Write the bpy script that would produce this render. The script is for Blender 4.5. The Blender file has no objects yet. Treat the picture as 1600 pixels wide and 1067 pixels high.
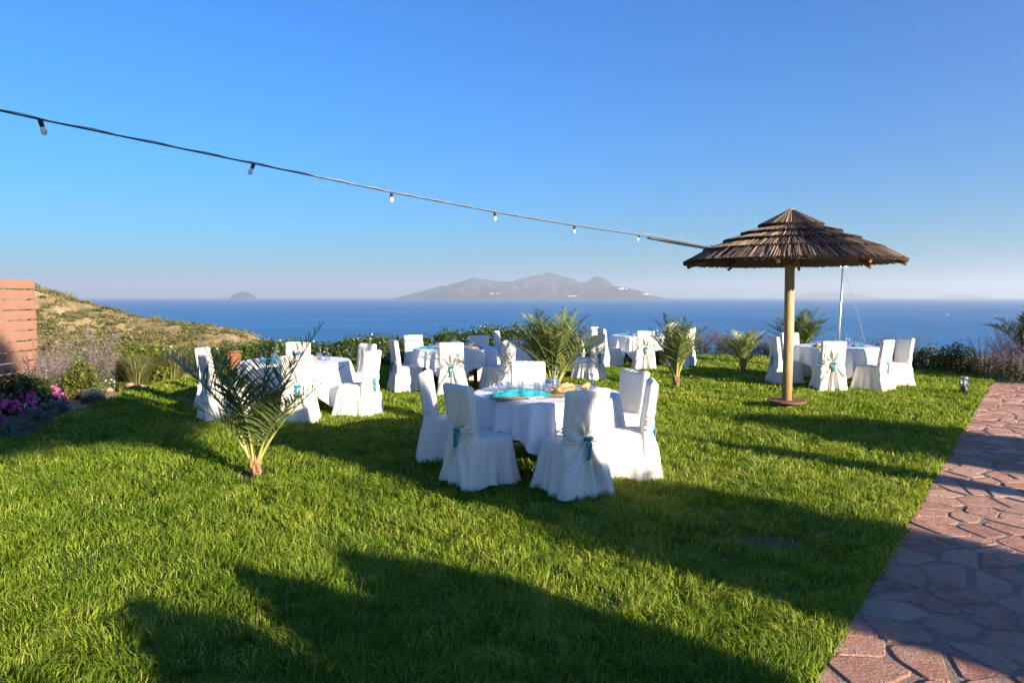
import bpy, math, random
import numpy as np
from mathutils import Vector, Euler, noise

random.seed(11)
RNG = np.random.default_rng(11)
PI = math.pi
scene = bpy.context.scene
COL = scene.collection

# ------------------------------------------------------------------ camera, sky, sun, exposure
CAM_H, FPX, PITCH = 1.85, 1111.0, math.radians(3.6)
cam_data = bpy.data.cameras.new('camera')
cam_data.sensor_width = 36.0
cam_data.lens = 36.0 * FPX / 1600.0
cam_data.clip_start, cam_data.clip_end = 0.05, 150000.0
camera = bpy.data.objects.new('camera', cam_data)
camera.location = (0, 0, CAM_H)
camera.rotation_euler = (PI / 2 - PITCH, 0, 0)
COL.objects.link(camera)
scene.camera = camera

SUN_EL, SUN_AZ = math.radians(15.0), math.radians(134.0)      # azimuth clockwise from +Y
world = bpy.data.worlds.new('World')
scene.world = world
world.use_nodes = True
wn = world.node_tree
wn.nodes.clear()
sky_n = wn.nodes.new('ShaderNodeTexSky')
sky_n.sky_type = 'NISHITA'
sky_n.sun_disc = False
sky_n.sun_elevation, sky_n.sun_rotation = SUN_EL, SUN_AZ
sky_n.altitude, sky_n.air_density, sky_n.dust_density, sky_n.ozone_density = 60.0, 1.5, 0.3, 8.0
hs_n = wn.nodes.new('ShaderNodeMixRGB')                     # cool white balance of the whole sky
hs_n.blend_type = 'MULTIPLY'
hs_n.inputs['Fac'].default_value = 1.0
hs_n.inputs['Color2'].default_value = (0.22, 0.655, 1.0, 1.0)
bg_n = wn.nodes.new('ShaderNodeBackground')
bg_n.inputs['Strength'].default_value = 0.066
wo_n = wn.nodes.new('ShaderNodeOutputWorld')
wn.links.new(sky_n.outputs[0], hs_n.inputs['Color1'])
wn.links.new(hs_n.outputs[0], bg_n.inputs['Color'])
wn.links.new(bg_n.outputs[0], wo_n.inputs['Surface'])

sun_data = bpy.data.lights.new('sun', 'SUN')
sun_data.energy = 5.0
sun_data.angle = math.radians(0.55)
sun_data.color = (1.0, 0.86, 0.66)
sun = bpy.data.objects.new('sun', sun_data)
to_sun = Vector((math.sin(SUN_AZ) * math.cos(SUN_EL), math.cos(SUN_AZ) * math.cos(SUN_EL), math.sin(SUN_EL)))
sun.rotation_euler = to_sun.to_track_quat('Z', 'Y').to_euler()
COL.objects.link(sun)

scene.view_settings.view_transform = 'Standard'
scene.view_settings.look = 'None'
scene.view_settings.gamma = 1.0
scene.view_settings.exposure = 1.80
scene.render.engine = 'CYCLES'
cy = scene.cycles
cy.use_denoising = True
try:
    cy.denoiser = 'OPENIMAGEDENOISE'
except Exception:
    pass
cy.max_bounces, cy.diffuse_bounces, cy.glossy_bounces = 8, 3, 3
cy.transmission_bounces, cy.transparent_max_bounces, cy.volume_bounces = 6, 16, 0
cy.use_adaptive_sampling = True
cy.adaptive_threshold = 0.015
cy.caustics_reflective = cy.caustics_refractive = False
cy.sample_clamp_indirect = 6.0

# ------------------------------------------------------------------ helpers
def ground_at(px, py, z=0.0):
    """World point on the level z that stands where photo pixel (px, py) looks."""
    cx, cyy = (px - 800) / FPX, (533.5 - py) / FPX
    d = Vector((cx, math.cos(PITCH) + cyy * math.sin(PITCH), -math.sin(PITCH) + cyy * math.cos(PITCH)))
    t = (z - CAM_H) / d.z
    return Vector((d.x * t, d.y * t, z))

def sun_pt(p, s, z=0.0):
    """Point from coordinates across (p) and along (s) the sunlight."""
    a = SUN_AZ - PI
    ex, ey = math.sin(a), math.cos(a)
    return Vector((p * ey + s * ex, -p * ex + s * ey, z))

def tag(o, label=None, cat=None, group=None, kind=None):
    if label: o['label'] = label
    if cat: o['category'] = cat
    if group: o['group'] = group
    if kind: o['kind'] = kind
    return o

def empty(name, loc=(0, 0, 0), rz=0.0):
    o = bpy.data.objects.new(name, None)
    o.location = loc
    o.rotation_euler = (0, 0, rz)
    o.empty_display_size = 0.1
    COL.objects.link(o)
    return o

def link(name, me, parent=None, loc=None, rot=None):
    o = bpy.data.objects.new(name, me)
    if parent is not None: o.parent = parent
    if loc is not None: o.location = loc
    if rot is not None: o.rotation_euler = rot
    COL.objects.link(o)
    return o

def mesh_np(name, V, F, mat=None, val=None, smooth=False):
    """Mesh from numpy arrays; F is (m,3) or (m,4); val is one float per vertex."""
    V = np.ascontiguousarray(V, dtype=np.float32)
    F = np.ascontiguousarray(F, dtype=np.int32)
    k = F.shape[1]
    me = bpy.data.meshes.new(name)
    me.vertices.add(len(V))
    me.vertices.foreach_set('co', V.ravel())
    me.loops.add(F.size)
    me.loops.foreach_set('vertex_index', F.ravel())
    me.polygons.add(len(F))
    me.polygons.foreach_set('loop_start', np.arange(0, F.size, k, dtype=np.int32))
    if smooth:
        me.polygons.foreach_set('use_smooth', np.ones(len(F), dtype=bool))
    me.update(calc_edges=True)
    if val is not None:
        a = me.attributes.new('v', 'FLOAT', 'POINT')
        a.data.foreach_set('value', np.ascontiguousarray(val, dtype=np.float32))
    if mat: me.materials.append(mat)
    return me

class MB:
    """Collects shapes into one mesh."""
    def __init__(self): self.v, self.f, self.a = [], [], []
    def add(self, V, F, val=0.5):
        o = len(self.v)
        self.v += [tuple(p) for p in V]
        self.f += [tuple(i + o for i in q) for q in F]
        self.a += [val] * len(V)
        return self
    def tube(self, pts, rad, n=8, val=0.5, cap=True):
        pts = [Vector(p) for p in pts]
        rad = rad if hasattr(rad, '__len__') else [rad] * len(pts)
        V, F = [], []
        ref = None
        for i, p in enumerate(pts):
            t = (pts[min(i + 1, len(pts) - 1)] - pts[max(i - 1, 0)]).normalized()
            if ref is None:
                ref = t.orthogonal().normalized()
            u = (ref - t * ref.dot(t)).normalized()
            ref = u
            w = t.cross(u)
            for k in range(n):
                a = 2 * PI * k / n
                V.append(p + (u * math.cos(a) + w * math.sin(a)) * rad[i])
        for i in range(len(pts) - 1):
            for k in range(n):
                F.append((i * n + k, i * n + (k + 1) % n, (i + 1) * n + (k + 1) % n, (i + 1) * n + k))
        if cap:
            F.append(tuple(reversed(range(n))))
            F.append(tuple((len(pts) - 1) * n + k for k in range(n)))
        return self.add(V, F, val)
    def lathe(self, prof, n=24, c=(0, 0, 0), val=0.5):
        V, F = [], []
        for r, z in prof:
            for k in range(n):
                a = 2 * PI * k / n
                V.append((c[0] + r * math.cos(a), c[1] + r * math.sin(a), c[2] + z))
        for i in range(len(prof) - 1):
            for k in range(n):
                F.append((i * n + k, i * n + (k + 1) % n, (i + 1) * n + (k + 1) % n, (i + 1) * n + k))
        if prof[0][0] > 1e-4: F.append(tuple(reversed(range(n))))
        if prof[-1][0] > 1e-4: F.append(tuple((len(prof) - 1) * n + k for k in range(n)))
        return self.add(V, F, val)
    def box(self, c, s, rz=0.0, val=0.5):
        V = []
        for dz in (-1, 1):
            for dx, dy in ((-1, -1), (1, -1), (1, 1), (-1, 1)):
                x, y = dx * s[0] / 2, dy * s[1] / 2
                V.append((c[0] + x * math.cos(rz) - y * math.sin(rz), c[1] + x * math.sin(rz) + y * math.cos(rz), c[2] + dz * s[2] / 2))
        F = [(3, 2, 1, 0), (4, 5, 6, 7), (0, 1, 5, 4), (1, 2, 6, 5), (2, 3, 7, 6), (3, 0, 4, 7)]
        return self.add(V, F, val)
    def mesh(self, name, mat, smooth=False):
        me = bpy.data.meshes.new(name)
        me.from_pydata(self.v, [], self.f)
        a = me.attributes.new('v', 'FLOAT', 'POINT')
        a.data.foreach_set('value', np.array(self.a, dtype=np.float32))
        if smooth: me.polygons.foreach_set('use_smooth', [True] * len(me.polygons))
        me.materials.append(mat)
        me.update()
        return me
    def build(self, name, mat, parent=None, smooth=False, loc=None, rot=None):
        return link(name, self.mesh(name, mat, smooth), parent, loc, rot)

# ------------------------------------------------------------------ materials
class NT:
    def __init__(self, name):
        self.m = bpy.data.materials.new(name)
        self.m.use_nodes = True
        self.t = self.m.node_tree
        self.t.nodes.clear()
    def n(self, typ, ins=None, **props):
        x = self.t.nodes.new('ShaderNode' + typ)
        for k, v in props.items(): setattr(x, k, v)
        for k, v in (ins or {}).items():
            s = x.inputs[k]
            if isinstance(v, bpy.types.NodeSocket): self.t.links.new(v, s)
            else: s.default_value = v
        return x
    def ramp(self, fac, stops):
        r = self.n('ValToRGB', {'Fac': fac})
        e = r.color_ramp.elements
        while len(e) < len(stops): e.new(0.5)
        for x, (p, c) in zip(e, stops):
            x.position = p
            x.color = (*c, 1.0)
        return r.outputs[0]
    def noise(self, scale, detail=4.0, vec=None, rough=0.55, out=0):
        ins = {'Scale': scale, 'Detail': detail, 'Roughness': rough}
        if vec is not None: ins['Vector'] = vec
        return self.n('TexNoise', ins).outputs[out]
    def coord(self, which='Object'):
        return self.n('TexCoord').outputs[which]
    def bump(self, h, strength=0.3, dist=0.02):
        return self.n('Bump', {'Height': h, 'Strength': strength, 'Distance': dist}).outputs[0]
    def mixc(self, fac, a, b, mode='MIX'):
        x = self.n('MixRGB', {'Fac': fac, 'Color1': a if isinstance(a, bpy.types.NodeSocket) else (*a, 1), 'Color2': b if isinstance(b, bpy.types.NodeSocket) else (*b, 1)}, blend_type=mode)
        return x.outputs[0]
    def attr(self, name='v'):
        return self.n('Attribute', attribute_name=name).outputs['Fac']
    def out(self, surf=None, vol=None):
        o = self.n('OutputMaterial')
        if surf is not None: self.t.links.new(surf, o.inputs['Surface'])
        if vol is not None: self.t.links.new(vol, o.inputs['Volume'])
        return self.m

def leaf_mat(name, stops, trans=0.35, rough=0.5, spec=0.3):
    N = NT(name)
    c = N.ramp(N.attr(), stops)
    p = N.n('BsdfPrincipled', {'Base Color': c, 'Roughness': rough, 'Specular IOR Level': spec})
    t = N.n('BsdfTranslucent', {'Color': N.mixc(1.0, c, (1.25, 1.2, 0.7), 'MULTIPLY')})
    x = N.n('MixShader', {0: trans, 1: p.outputs[0], 2: t.outputs[0]})
    return N.out(x.outputs[0])

def plain_mat(name, c0, c1=None, scale=8.0, rough=0.7, bump=0.0, bscale=40.0, metal=0.0, spec=0.4, dist=0.01):
    N = NT(name)
    co = N.coord()
    c1 = c1 or tuple(x * 0.8 for x in c0)
    col = N.ramp(N.noise(scale, 5, co), [(0.3, c0), (0.7, c1)])
    ins = {'Base Color': col, 'Roughness': rough, 'Metallic': metal, 'Specular IOR Level': spec}
    if bump: ins['Normal'] = N.bump(N.noise(bscale, 4, co), bump, dist)
    return N.out(N.n('BsdfPrincipled', ins).outputs[0])

def fabric_mat(name, c0, c1, crease=0.35):
    N = NT(name)
    co = N.coord()
    big = N.noise(3.0, 3, co)
    mp = N.n('Mapping', {'Vector': co, 'Scale': (1.0, 1.0, 0.28)}).outputs[0]
    rid = N.n('TexNoise', {'Vector': mp, 'Scale': 9.0, 'Detail': 3.0, 'Distortion': 0.8}).outputs[0]
    fine = N.noise(240.0, 2, co)
    b2 = N.bump(rid, crease, 0.035)
    b3 = N.n('Bump', {'Height': fine, 'Strength': 0.12, 'Distance': 0.002, 'Normal': b2}).outputs[0]
    col = N.ramp(big, [(0.3, c0), (0.75, c1)])
    p = N.n('BsdfPrincipled', {'Base Color': col, 'Roughness': 0.9, 'Specular IOR Level': 0.15, 'Normal': b3})
    t = N.n('BsdfTranslucent', {'Color': col})
    return N.out(N.n('MixShader', {0: 0.12, 1: p.outputs[0], 2: t.outputs[0]}).outputs[0])

M = {}
M['cover'] = fabric_mat('chair_cover_cotton', (0.75, 0.72, 0.655), (0.68, 0.65, 0.585), 0.9)
M['cloth'] = fabric_mat('table_linen', (0.80, 0.80, 0.83), (0.75, 0.75, 0.79), 0.4)
M['turq'] = fabric_mat('turquoise_organza', (0.03, 0.29, 0.35), (0.02, 0.21, 0.28), 0.7)
M['burlap'] = fabric_mat('burlap', (0.42, 0.29, 0.15), (0.33, 0.22, 0.11), 0.5)
M['napkin'] = fabric_mat('napkin_linen', (0.75, 0.75, 0.76), (0.7, 0.7, 0.72), 0.3)
M['darkwood'] = plain_mat('dark_wood', (0.06, 0.035, 0.02), (0.03, 0.018, 0.01), 14, 0.6, 0.2)
M['black'] = plain_mat('black_rubber', (0.012, 0.012, 0.013), (0.02, 0.02, 0.02), 30, 0.5)
M['steel'] = plain_mat('galvanised_steel', (0.62, 0.63, 0.65), (0.5, 0.51, 0.53), 20, 0.35, metal=0.9)
M['wire'] = plain_mat('steel_wire_rope', (0.33, 0.31, 0.29), (0.22, 0.21, 0.2), 60, 0.5, metal=0.4)
M['cutlery'] = plain_mat('cutlery_steel', (0.5, 0.5, 0.52), (0.45, 0.45, 0.47), 20, 0.2, metal=1.0)
M['shell'] = plain_mat('sea_shell', (0.62, 0.5, 0.38), (0.5, 0.3, 0.2), 25, 0.5)
M['wicker'] = plain_mat('wicker_cane', (0.27, 0.12, 0.05), (0.17, 0.07, 0.028), 30, 0.6, 0.4, 90)
M['slat'] = plain_mat('painted_timber', (0.32, 0.165, 0.112), (0.27, 0.138, 0.092), 3, 0.65, 0.25, 60)
M['boat'] = plain_mat('boat_paint', (0.8, 0.8, 0.8), (0.75, 0.75, 0.75), 1, 0.4)
M['base_disc'] = plain_mat('terracotta_disc', (0.19, 0.075, 0.04), (0.14, 0.055, 0.03), 10, 0.75, 0.2)

def pole_mat():
    N = NT('peeled_pine_pole')
    co = N.coord()
    mp = N.n('Mapping', {'Vector': co, 'Scale': (9, 9, 1.3)}).outputs[0]
    g = N.noise(4.0, 6, mp)
    kn = N.noise(3.0, 2, co)
    c = N.ramp(g, [(0.25, (0.24, 0.15, 0.075)), (0.55, (0.40, 0.275, 0.14)), (0.8, (0.48, 0.35, 0.19))])
    c = N.mixc(N.ramp(kn, [(0.55, (0, 0, 0)), (0.75, (0.6, 0.6, 0.6))]), c, (0.24, 0.14, 0.06))
    return N.out(N.n('BsdfPrincipled', {'Base Color': c, 'Roughness': 0.65, 'Normal': N.bump(g, 0.3, 0.01)}).outputs[0])
M['pole'] = pole_mat()
M['rafter'] = plain_mat('rough_timber', (0.24, 0.12, 0.05), (0.17, 0.08, 0.035), 12, 0.7, 0.3)

def reed_mat():
    N = NT('weathered_reed')
    c = N.ramp(N.attr(), [(0.0, (0.026, 0.018, 0.014)), (0.45, (0.085, 0.052, 0.035)), (0.75, (0.16, 0.105, 0.07)), (0.93, (0.29, 0.21, 0.145)), (1.0, (0.40, 0.31, 0.23))])
    return N.out(N.n('BsdfPrincipled', {'Base Color': c, 'Roughness': 0.75}).outputs[0])
M['reed'] = reed_mat()

def glass_mat():
    N = NT('clear_glass')
    fr = N.n('LayerWeight', {'Blend': 0.35}).outputs['Facing']
    tr = N.n('BsdfTransparent', {'Color': (0.76, 0.83, 0.86, 1)})
    gl = N.n('BsdfGlossy', {'Color': (0.95, 0.97, 1, 1), 'Roughness': 0.03})
    f = N.n('Math', {0: fr, 1: 1.5}, operation='POWER').outputs[0]
    f = N.n('Math', {0: f, 1: 0.7}, operation='MULTIPLY').outputs[0]
    f = N.n('Math', {0: f, 1: 0.32}, operation='ADD').outputs[0]
    return N.out(N.n('MixShader', {0: f, 1: tr.outputs[0], 2: gl.outputs[0]}).outputs[0])
M['glass'] = glass_mat()
M['bulb'] = plain_mat('bulb_glass', (0.75, 0.73, 0.66), (0.7, 0.68, 0.6), 5, 0.15, spec=0.6)

GRASS = [(0.0, (0.036, 0.088, 0.004)), (0.35, (0.105, 0.182, 0.010)), (0.68, (0.20, 0.278, 0.020)), (0.88, (0.36, 0.385, 0.055)), (1.0, (0.48, 0.41, 0.18))]
M['grass'] = leaf_mat('grass_blades', GRASS, 0.4, 0.5, 0.25)
M['palm'] = leaf_mat('palm_leaflets', [(0.0, (0.025, 0.05, 0.016)), (0.4, (0.055, 0.09, 0.026)), (0.7, (0.13, 0.16, 0.05)), (0.88, (0.22, 0.23, 0.08)), (1.0, (0.40, 0.37, 0.10))], 0.2, 0.42, 0.45)
M['palm_base'] = plain_mat('palm_leaf_bases', (0.27, 0.16, 0.085), (0.16, 0.085, 0.045), 20, 0.8, 0.4)
M['hedge'] = leaf_mat('hedge_leaves', [(0.0, (0.012, 0.025, 0.006)), (0.5, (0.04, 0.07, 0.012)), (0.9, (0.12, 0.16, 0.03)), (1.0, (0.6, 0.58, 0.45))], 0.25, 0.38, 0.5)
M['olive'] = leaf_mat('grey_green_leaves', [(0.0, (0.035, 0.05, 0.028)), (0.6, (0.10, 0.12, 0.07)), (1.0, (0.22, 0.23, 0.15))], 0.25, 0.7, 0.2)
M['yellow_leaf'] = leaf_mat('yellow_green_leaves', [(0.0, (0.03, 0.05, 0.006)), (0.6, (0.12, 0.15, 0.018)), (1.0, (0.28, 0.27, 0.05))], 0.35, 0.5, 0.3)
M['santolina'] = leaf_mat('silver_leaves', [(0.0, (0.05, 0.06, 0.05)), (0.6, (0.15, 0.17, 0.14)), (1.0, (0.30, 0.31, 0.26))], 0.2, 0.8, 0.15)
M['lav'] = leaf_mat('lavender_flowers', [(0.0, (0.10, 0.085, 0.08)), (0.5, (0.25, 0.20, 0.24)), (1.0, (0.40, 0.33, 0.38))], 0.3, 0.8, 0.1)
M['drylav'] = leaf_mat('faded_lavender_flowers', [(0.0, (0.08, 0.06, 0.05)), (0.5, (0.21, 0.15, 0.13)), (1.0, (0.36, 0.27, 0.23))], 0.3, 0.8, 0.1)
M['tuft'] = leaf_mat('fountain_grass', [(0.0, (0.05, 0.07, 0.02)), (0.6, (0.17, 0.18, 0.06)), (1.0, (0.36, 0.32, 0.16))], 0.35, 0.7, 0.2)
for nm, c in (('pink', (0.80, 0.08, 0.36)), ('magenta', (0.80, 0.06, 0.36)), ('lilac', (0.80, 0.30, 0.58)), ('white', (0.78, 0.76, 0.78)), ('red', (0.78, 0.05, 0.05))):
    M['fl_' + nm] = leaf_mat('petals_' + nm, [(0.0, tuple(x * 0.6 for x in c)), (1.0, c)], 0.3, 0.6, 0.2)
M['scrub'] = leaf_mat('maquis_leaves', [(0.0, (0.035, 0.038, 0.015)), (0.4, (0.085, 0.095, 0.032)), (0.75, (0.17, 0.155, 0.06)), (1.0, (0.33, 0.23, 0.12))], 0.15, 0.8, 0.1)
M['stem'] = plain_mat('woody_stem', (0.12, 0.085, 0.055), (0.08, 0.055, 0.035), 20, 0.8)
M['bark'] = plain_mat('tree_bark', (0.13, 0.09, 0.06), (0.07, 0.05, 0.035), 8, 0.9, 0.6, 14)

def soil_mat():
    N = NT('dry_earth')
    co = N.coord()
    a, b = N.noise(0.6, 6, co), N.noise(9.0, 6, co)
    c = N.ramp(a, [(0.3, (0.30, 0.21, 0.13)), (0.7, (0.40, 0.30, 0.19))])
    c = N.mixc(N.ramp(b, [(0.42, (0, 0, 0)), (0.62, (0.7, 0.7, 0.7))]), c, (0.20, 0.13, 0.08))
    return N.out(N.n('BsdfPrincipled', {'Base Color': c, 'Roughness': 0.95, 'Specular IOR Level': 0.1, 'Normal': N.bump(b, 0.6, 0.05)}).outputs[0])
M['soil'] = soil_mat()

def lawn_mat():
    N = NT('turf_base')
    co = N.coord()
    a, b = N.noise(1.1, 4, co), N.noise(22.0, 5, co)
    c = N.ramp(a, [(0.3, (0.06, 0.115, 0.006)), (0.75, (0.11, 0.155, 0.012))])
    c = N.mixc(N.ramp(b, [(0.45, (0, 0, 0)), (0.7, (0.6, 0.6, 0.6))]), c, (0.14, 0.12, 0.045))
    return N.out(N.n('BsdfPrincipled', {'Base Color': c, 'Roughness': 0.95, 'Specular IOR Level': 0.1, 'Normal': N.bump(b, 0.8, 0.05)}).outputs[0])
M['lawn'] = lawn_mat()
M['bare'] = plain_mat('trodden_earth', (0.15, 0.105, 0.06), (0.09, 0.07, 0.035), 14, 0.95, 0.8, 60, spec=0.05)

def hill_mat():
    N = NT('dry_hillside')
    co = N.coord()
    a, b, d = N.noise(0.06, 6, co), N.noise(0.35, 6, co, 0.65), N.noise(3.0, 5, co)
    c = N.ramp(b, [(0.30, (0.15, 0.115, 0.05)), (0.48, (0.33, 0.235, 0.12)), (0.60, (0.45, 0.33, 0.19)), (0.68, (0.60, 0.49, 0.34))])
    c = N.mixc(N.ramp(a, [(0.42, (0, 0, 0)), (0.6, (0.65, 0.65, 0.65))]), c, (0.13, 0.12, 0.045))
    c = N.mixc(N.ramp(d, [(0.4, (0, 0, 0)), (0.7, (0.35, 0.35, 0.35))]), c, (0.18, 0.13, 0.07))
    return N.out(N.n('BsdfPrincipled', {'Base Color': c, 'Roughness': 0.95, 'Specular IOR Level': 0.1, 'Normal': N.bump(d, 0.7, 0.3)}).outputs[0])
M['hill'] = hill_mat()

def sea_mat():
    N = NT('sea_water')
    co = N.coord()
    streak = N.n('Mapping', {'Vector': co, 'Scale': (0.0006, 0.0022, 1)}).outputs[0]
    a = N.noise(1.0, 5, streak)
    w1 = N.noise(0.05, 6, co, 0.65)
    c = N.ramp(a, [(0.36, (0.010, 0.110, 0.270)), (0.64, (0.022, 0.165, 0.350))])
    nrm = N.bump(w1, 0.9, 4.0)
    p = N.n('BsdfPrincipled', {'Base Color': c, 'Roughness': 0.45, 'Specular IOR Level': 0.22, 'Normal': nrm})
    return N.out(p.outputs[0])
M['sea'] = sea_mat()

def island_mat():
    N = NT('island_rock')
    co = N.coord()
    a, b = N.noise(0.0022, 7, co, 0.65), N.noise(0.0009, 5, co)
    c = N.ramp(a, [(0.35, (0.014, 0.022, 0.020)), (0.57, (0.055, 0.055, 0.05)), (0.72, (0.24, 0.21, 0.18))])
    c = N.mixc(N.ramp(b, [(0.4, (0, 0, 0)), (0.7, (0.6, 0.6, 0.6))]), c, (0.07, 0.07, 0.058))
    return N.out(N.n('BsdfPrincipled', {'Base Color': c, 'Roughness': 1.0, 'Specular IOR Level': 0.0, 'Normal': N.bump(a, 1.0, 160.0)}).outputs[0])
M['island'] = island_mat()

def stone_mat():
    N = NT('pink_flagstone')
    co = N.coord()
    v = N.attr()
    a, b, m = N.noise(9.0, 6, co, 0.65), N.noise(55.0, 5, co, 0.7), N.noise(3.0, 3, co)
    c = N.ramp(v, [(0.0, (0.42, 0.17, 0.125)), (0.3, (0.56, 0.255, 0.18)), (0.65, (0.66, 0.36, 0.26)), (1.0, (0.70, 0.48, 0.37))])
    c = N.mixc(N.ramp(a, [(0.38, (0, 0, 0)), (0.68, (0.75, 0.75, 0.75))]), c, (0.72, 0.49, 0.38))
    c = N.mixc(N.ramp(b, [(0.5, (0, 0, 0)), (0.72, (0.55, 0.55, 0.55))]), c, (0.42, 0.20, 0.15))
    pit = N.noise(26.0, 6, co, 0.7)
    h = N.n('Math', {0: N.n('Math', {0: a, 1: b}, operation='ADD').outputs[0], 1: pit}, operation='ADD').outputs[0]
    return N.out(N.n('BsdfPrincipled', {'Base Color': c, 'Roughness': 0.8, 'Specular IOR Level': 0.25, 'Normal': N.bump(h, 1.0, 0.06)}).outputs[0])
M['stone'] = stone_mat()
M['mortar'] = plain_mat('grey_mortar', (0.30, 0.215, 0.165), (0.22, 0.155, 0.12), 5, 0.9, 0.6, 60, spec=0.1)
M['village'] = plain_mat('whitewash', (0.8, 0.78, 0.74), (0.75, 0.73, 0.7), 1, 0.9)

# ------------------------------------------------------------------ setting: land, sea, islands, sky air
SEA_Z = -65.0
CREST = np.array([(-170, 14), (-90, 8.0), (-65, 4.6), (-53.1, 2.9), (-50.4, 2.1), (-48.2, 1.3), (-45.7, .45), (-43.2, -.15), (-39.6, -.95), (-36.7, -1.3), (-35, -1.3), (-32.4, -1.8), (-29.5, -2.3), (-27.2, -3.4), (-24, -7), (-18, -18), (-10, -30), (400, -34)])
def fnoise(x, y, sc, oct=4, z=0.0):
    return noise.fractal((x * sc, y * sc, z), 1.0, 2.0, oct)
def land_z(x, y):
    if y < 23.0 and x > -40: return -0.006
    zh = float(np.interp(x, CREST[:, 0], CREST[:, 1]))
    if y < 80:
        t = max(0.0, (y - 23.0) / 57.0)
        k = min(1.0, max(0.0, (x + 30.0) / 18.0))
        g = (t * t * (3 - 2 * t)) * (1 - k) + t * k
        z = zh * g - 1.6 * math.sin(PI * min(1, t * 1.15)) ** 1.0 * (1 - k) * (t < 0.87)
    else:
        z = zh - (y - 80.0) * 0.42 - 0.004 * (y - 80) ** 2
    amp = min(1.0, max(0.0, (y - 26.0) / 25.0))
    z += amp * (0.55 * fnoise(x, y, 0.11) + 0.22 * fnoise(x, y, 0.5, 3, 4.0))
    return max(z, SEA_Z - 0.6)
xs = np.concatenate([np.linspace(-170, -75, 30), np.linspace(-73, -8, 120), np.linspace(-6, 30, 16), np.linspace(40, 170, 8)])
ys = np.concatenate([np.linspace(-60, 16, 8), np.linspace(20, 34, 12), np.linspace(35, 95, 110), np.linspace(98, 230, 40)])
V = [(x, y, land_z(x, y)) for y in ys for x in xs]
nx = len(xs)
F = [(j * nx + i, j * nx + i + 1, (j + 1) * nx + i + 1, (j + 1) * nx + i) for j in range(len(ys) - 1) for i in range(nx - 1)]
me = mesh_np('hillside', np.array(V), np.array(F), M['hill'], smooth=True)
me.materials.append(M['soil'])
mi = np.array([1 if ys[q // (nx - 1)] < 22.5 and xs[q % (nx - 1)] > -30 else 0 for q in range(len(F))], dtype=np.int32)
me.polygons.foreach_set('material_index', mi)
tag(link('ground', me), kind='structure')

# sea: one disc out to the horizon
mb = MB()
rings = [0.0, 400, 1500, 5000, 15000, 44000]
mb.lathe([(max(r, 0.001), 0) for r in rings], 96)
mb.f = [q for q in mb.f if len(q) == 4]
tag(mb.build('sea', M['sea'], loc=(0, 0, SEA_Z)), kind='structure')

def ridge_island(name, prof, dist, depth, label, seed, res=(170, 46), rough=0.5):
    """Island whose skyline follows (pixel x, pixel y) points at the given distance."""
    px = np.array([p[0] for p in prof], float); py = np.array([p[1] for p in prof], float)
    X = (px - 800) / FPX * dist
    H = np.maximum((463 - py) / FPX * dist + CAM_H - SEA_Z, -30)
    gx = np.linspace(X[0], X[-1], res[0]); gy = np.linspace(-1, 1, res[1])
    V = []
    for v in gy:
        for x in gx:
            wob = 0.22 * noise.noise((x / dist * 30, seed, 0.3))
            vv = abs(v - wob * 0.5)
            bell = max(0.0, 1 - vv ** 1.5) ** 1.3
            n = noise.fractal((x / dist * 26, v * 1.6, seed), 0.9, 2.1, 6)
            n2 = abs(noise.noise((x / dist * 60, v * 2.4, seed + 5)))
            h = np.interp(x, gx[0] + (X - X[0]), H)
            k = min(1.0, vv * 2.5)
            z = h * bell * (1 - k * rough * (0.5 * n2 + 0.35 * (0.5 - n)))
            z += (0.085 * n - 0.10 * n2 * k) * h
            V.append((x, v * depth, z - 40 * (1 - bell)))
    n0 = res[0]
    F = [(j * n0 + i, j * n0 + i + 1, (j + 1) * n0 + i + 1, (j + 1) * n0 + i) for j in range(res[1] - 1) for i in range(n0 - 1)]
    o = link(name, mesh_np(name, np.array(V), np.array(F), M['island'], smooth=False), loc=(0, dist, SEA_Z - 2))
    return tag(o, label, 'island')

ridge_island('mountain_island', [(622, 467), (634, 461), (660, 454), (690, 447), (715, 441), (742, 433), (757, 436), (775, 439), (795, 440), (808, 436), (830, 432), (845, 428), (857, 425), (868, 428), (885, 433), (905, 439), (918, 437), (932, 432), (945, 436), (958, 445), (985, 455), (1010, 461), (1040, 466)], 20000, 3400, 'large hazy mountain island with several peaks on the horizon', 2.0)
ridge_island('headland_island', [(676, 467), (684, 459), (700, 453), (720, 449), (735, 448), (748, 452), (770, 456), (800, 459), (840, 461), (880, 461), (905, 460), (925, 458), (945, 451), (960, 447), (978, 448), (995, 453), (1010, 457), (1022, 466)], 16500, 700, 'low darker headlands in front of the hazy mountain island', 8.0, (140, 30))
ridge_island('rock_islet', [(360, 468), (366, 460), (375, 456.5), (382, 455), (390, 456.5), (397, 460), (403, 468)], 18500, 420, 'small humped rock islet alone on the horizon', 5.0, (60, 24))
ridge_island('low_island', [(1235, 468), (1250, 461), (1268, 456), (1290, 455), (1315, 457), (1340, 459), (1375, 468)], 30000, 900, 'faint long low island seen behind the thatched parasol', 3.0, (60, 20))
ridge_island('pale_island', [(1455, 468), (1475, 461), (1492, 458), (1510, 459), (1540, 462), (1560, 468)], 32000, 800, 'faintest low island above the sea beyond the path', 4.0, (60, 20))
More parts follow.
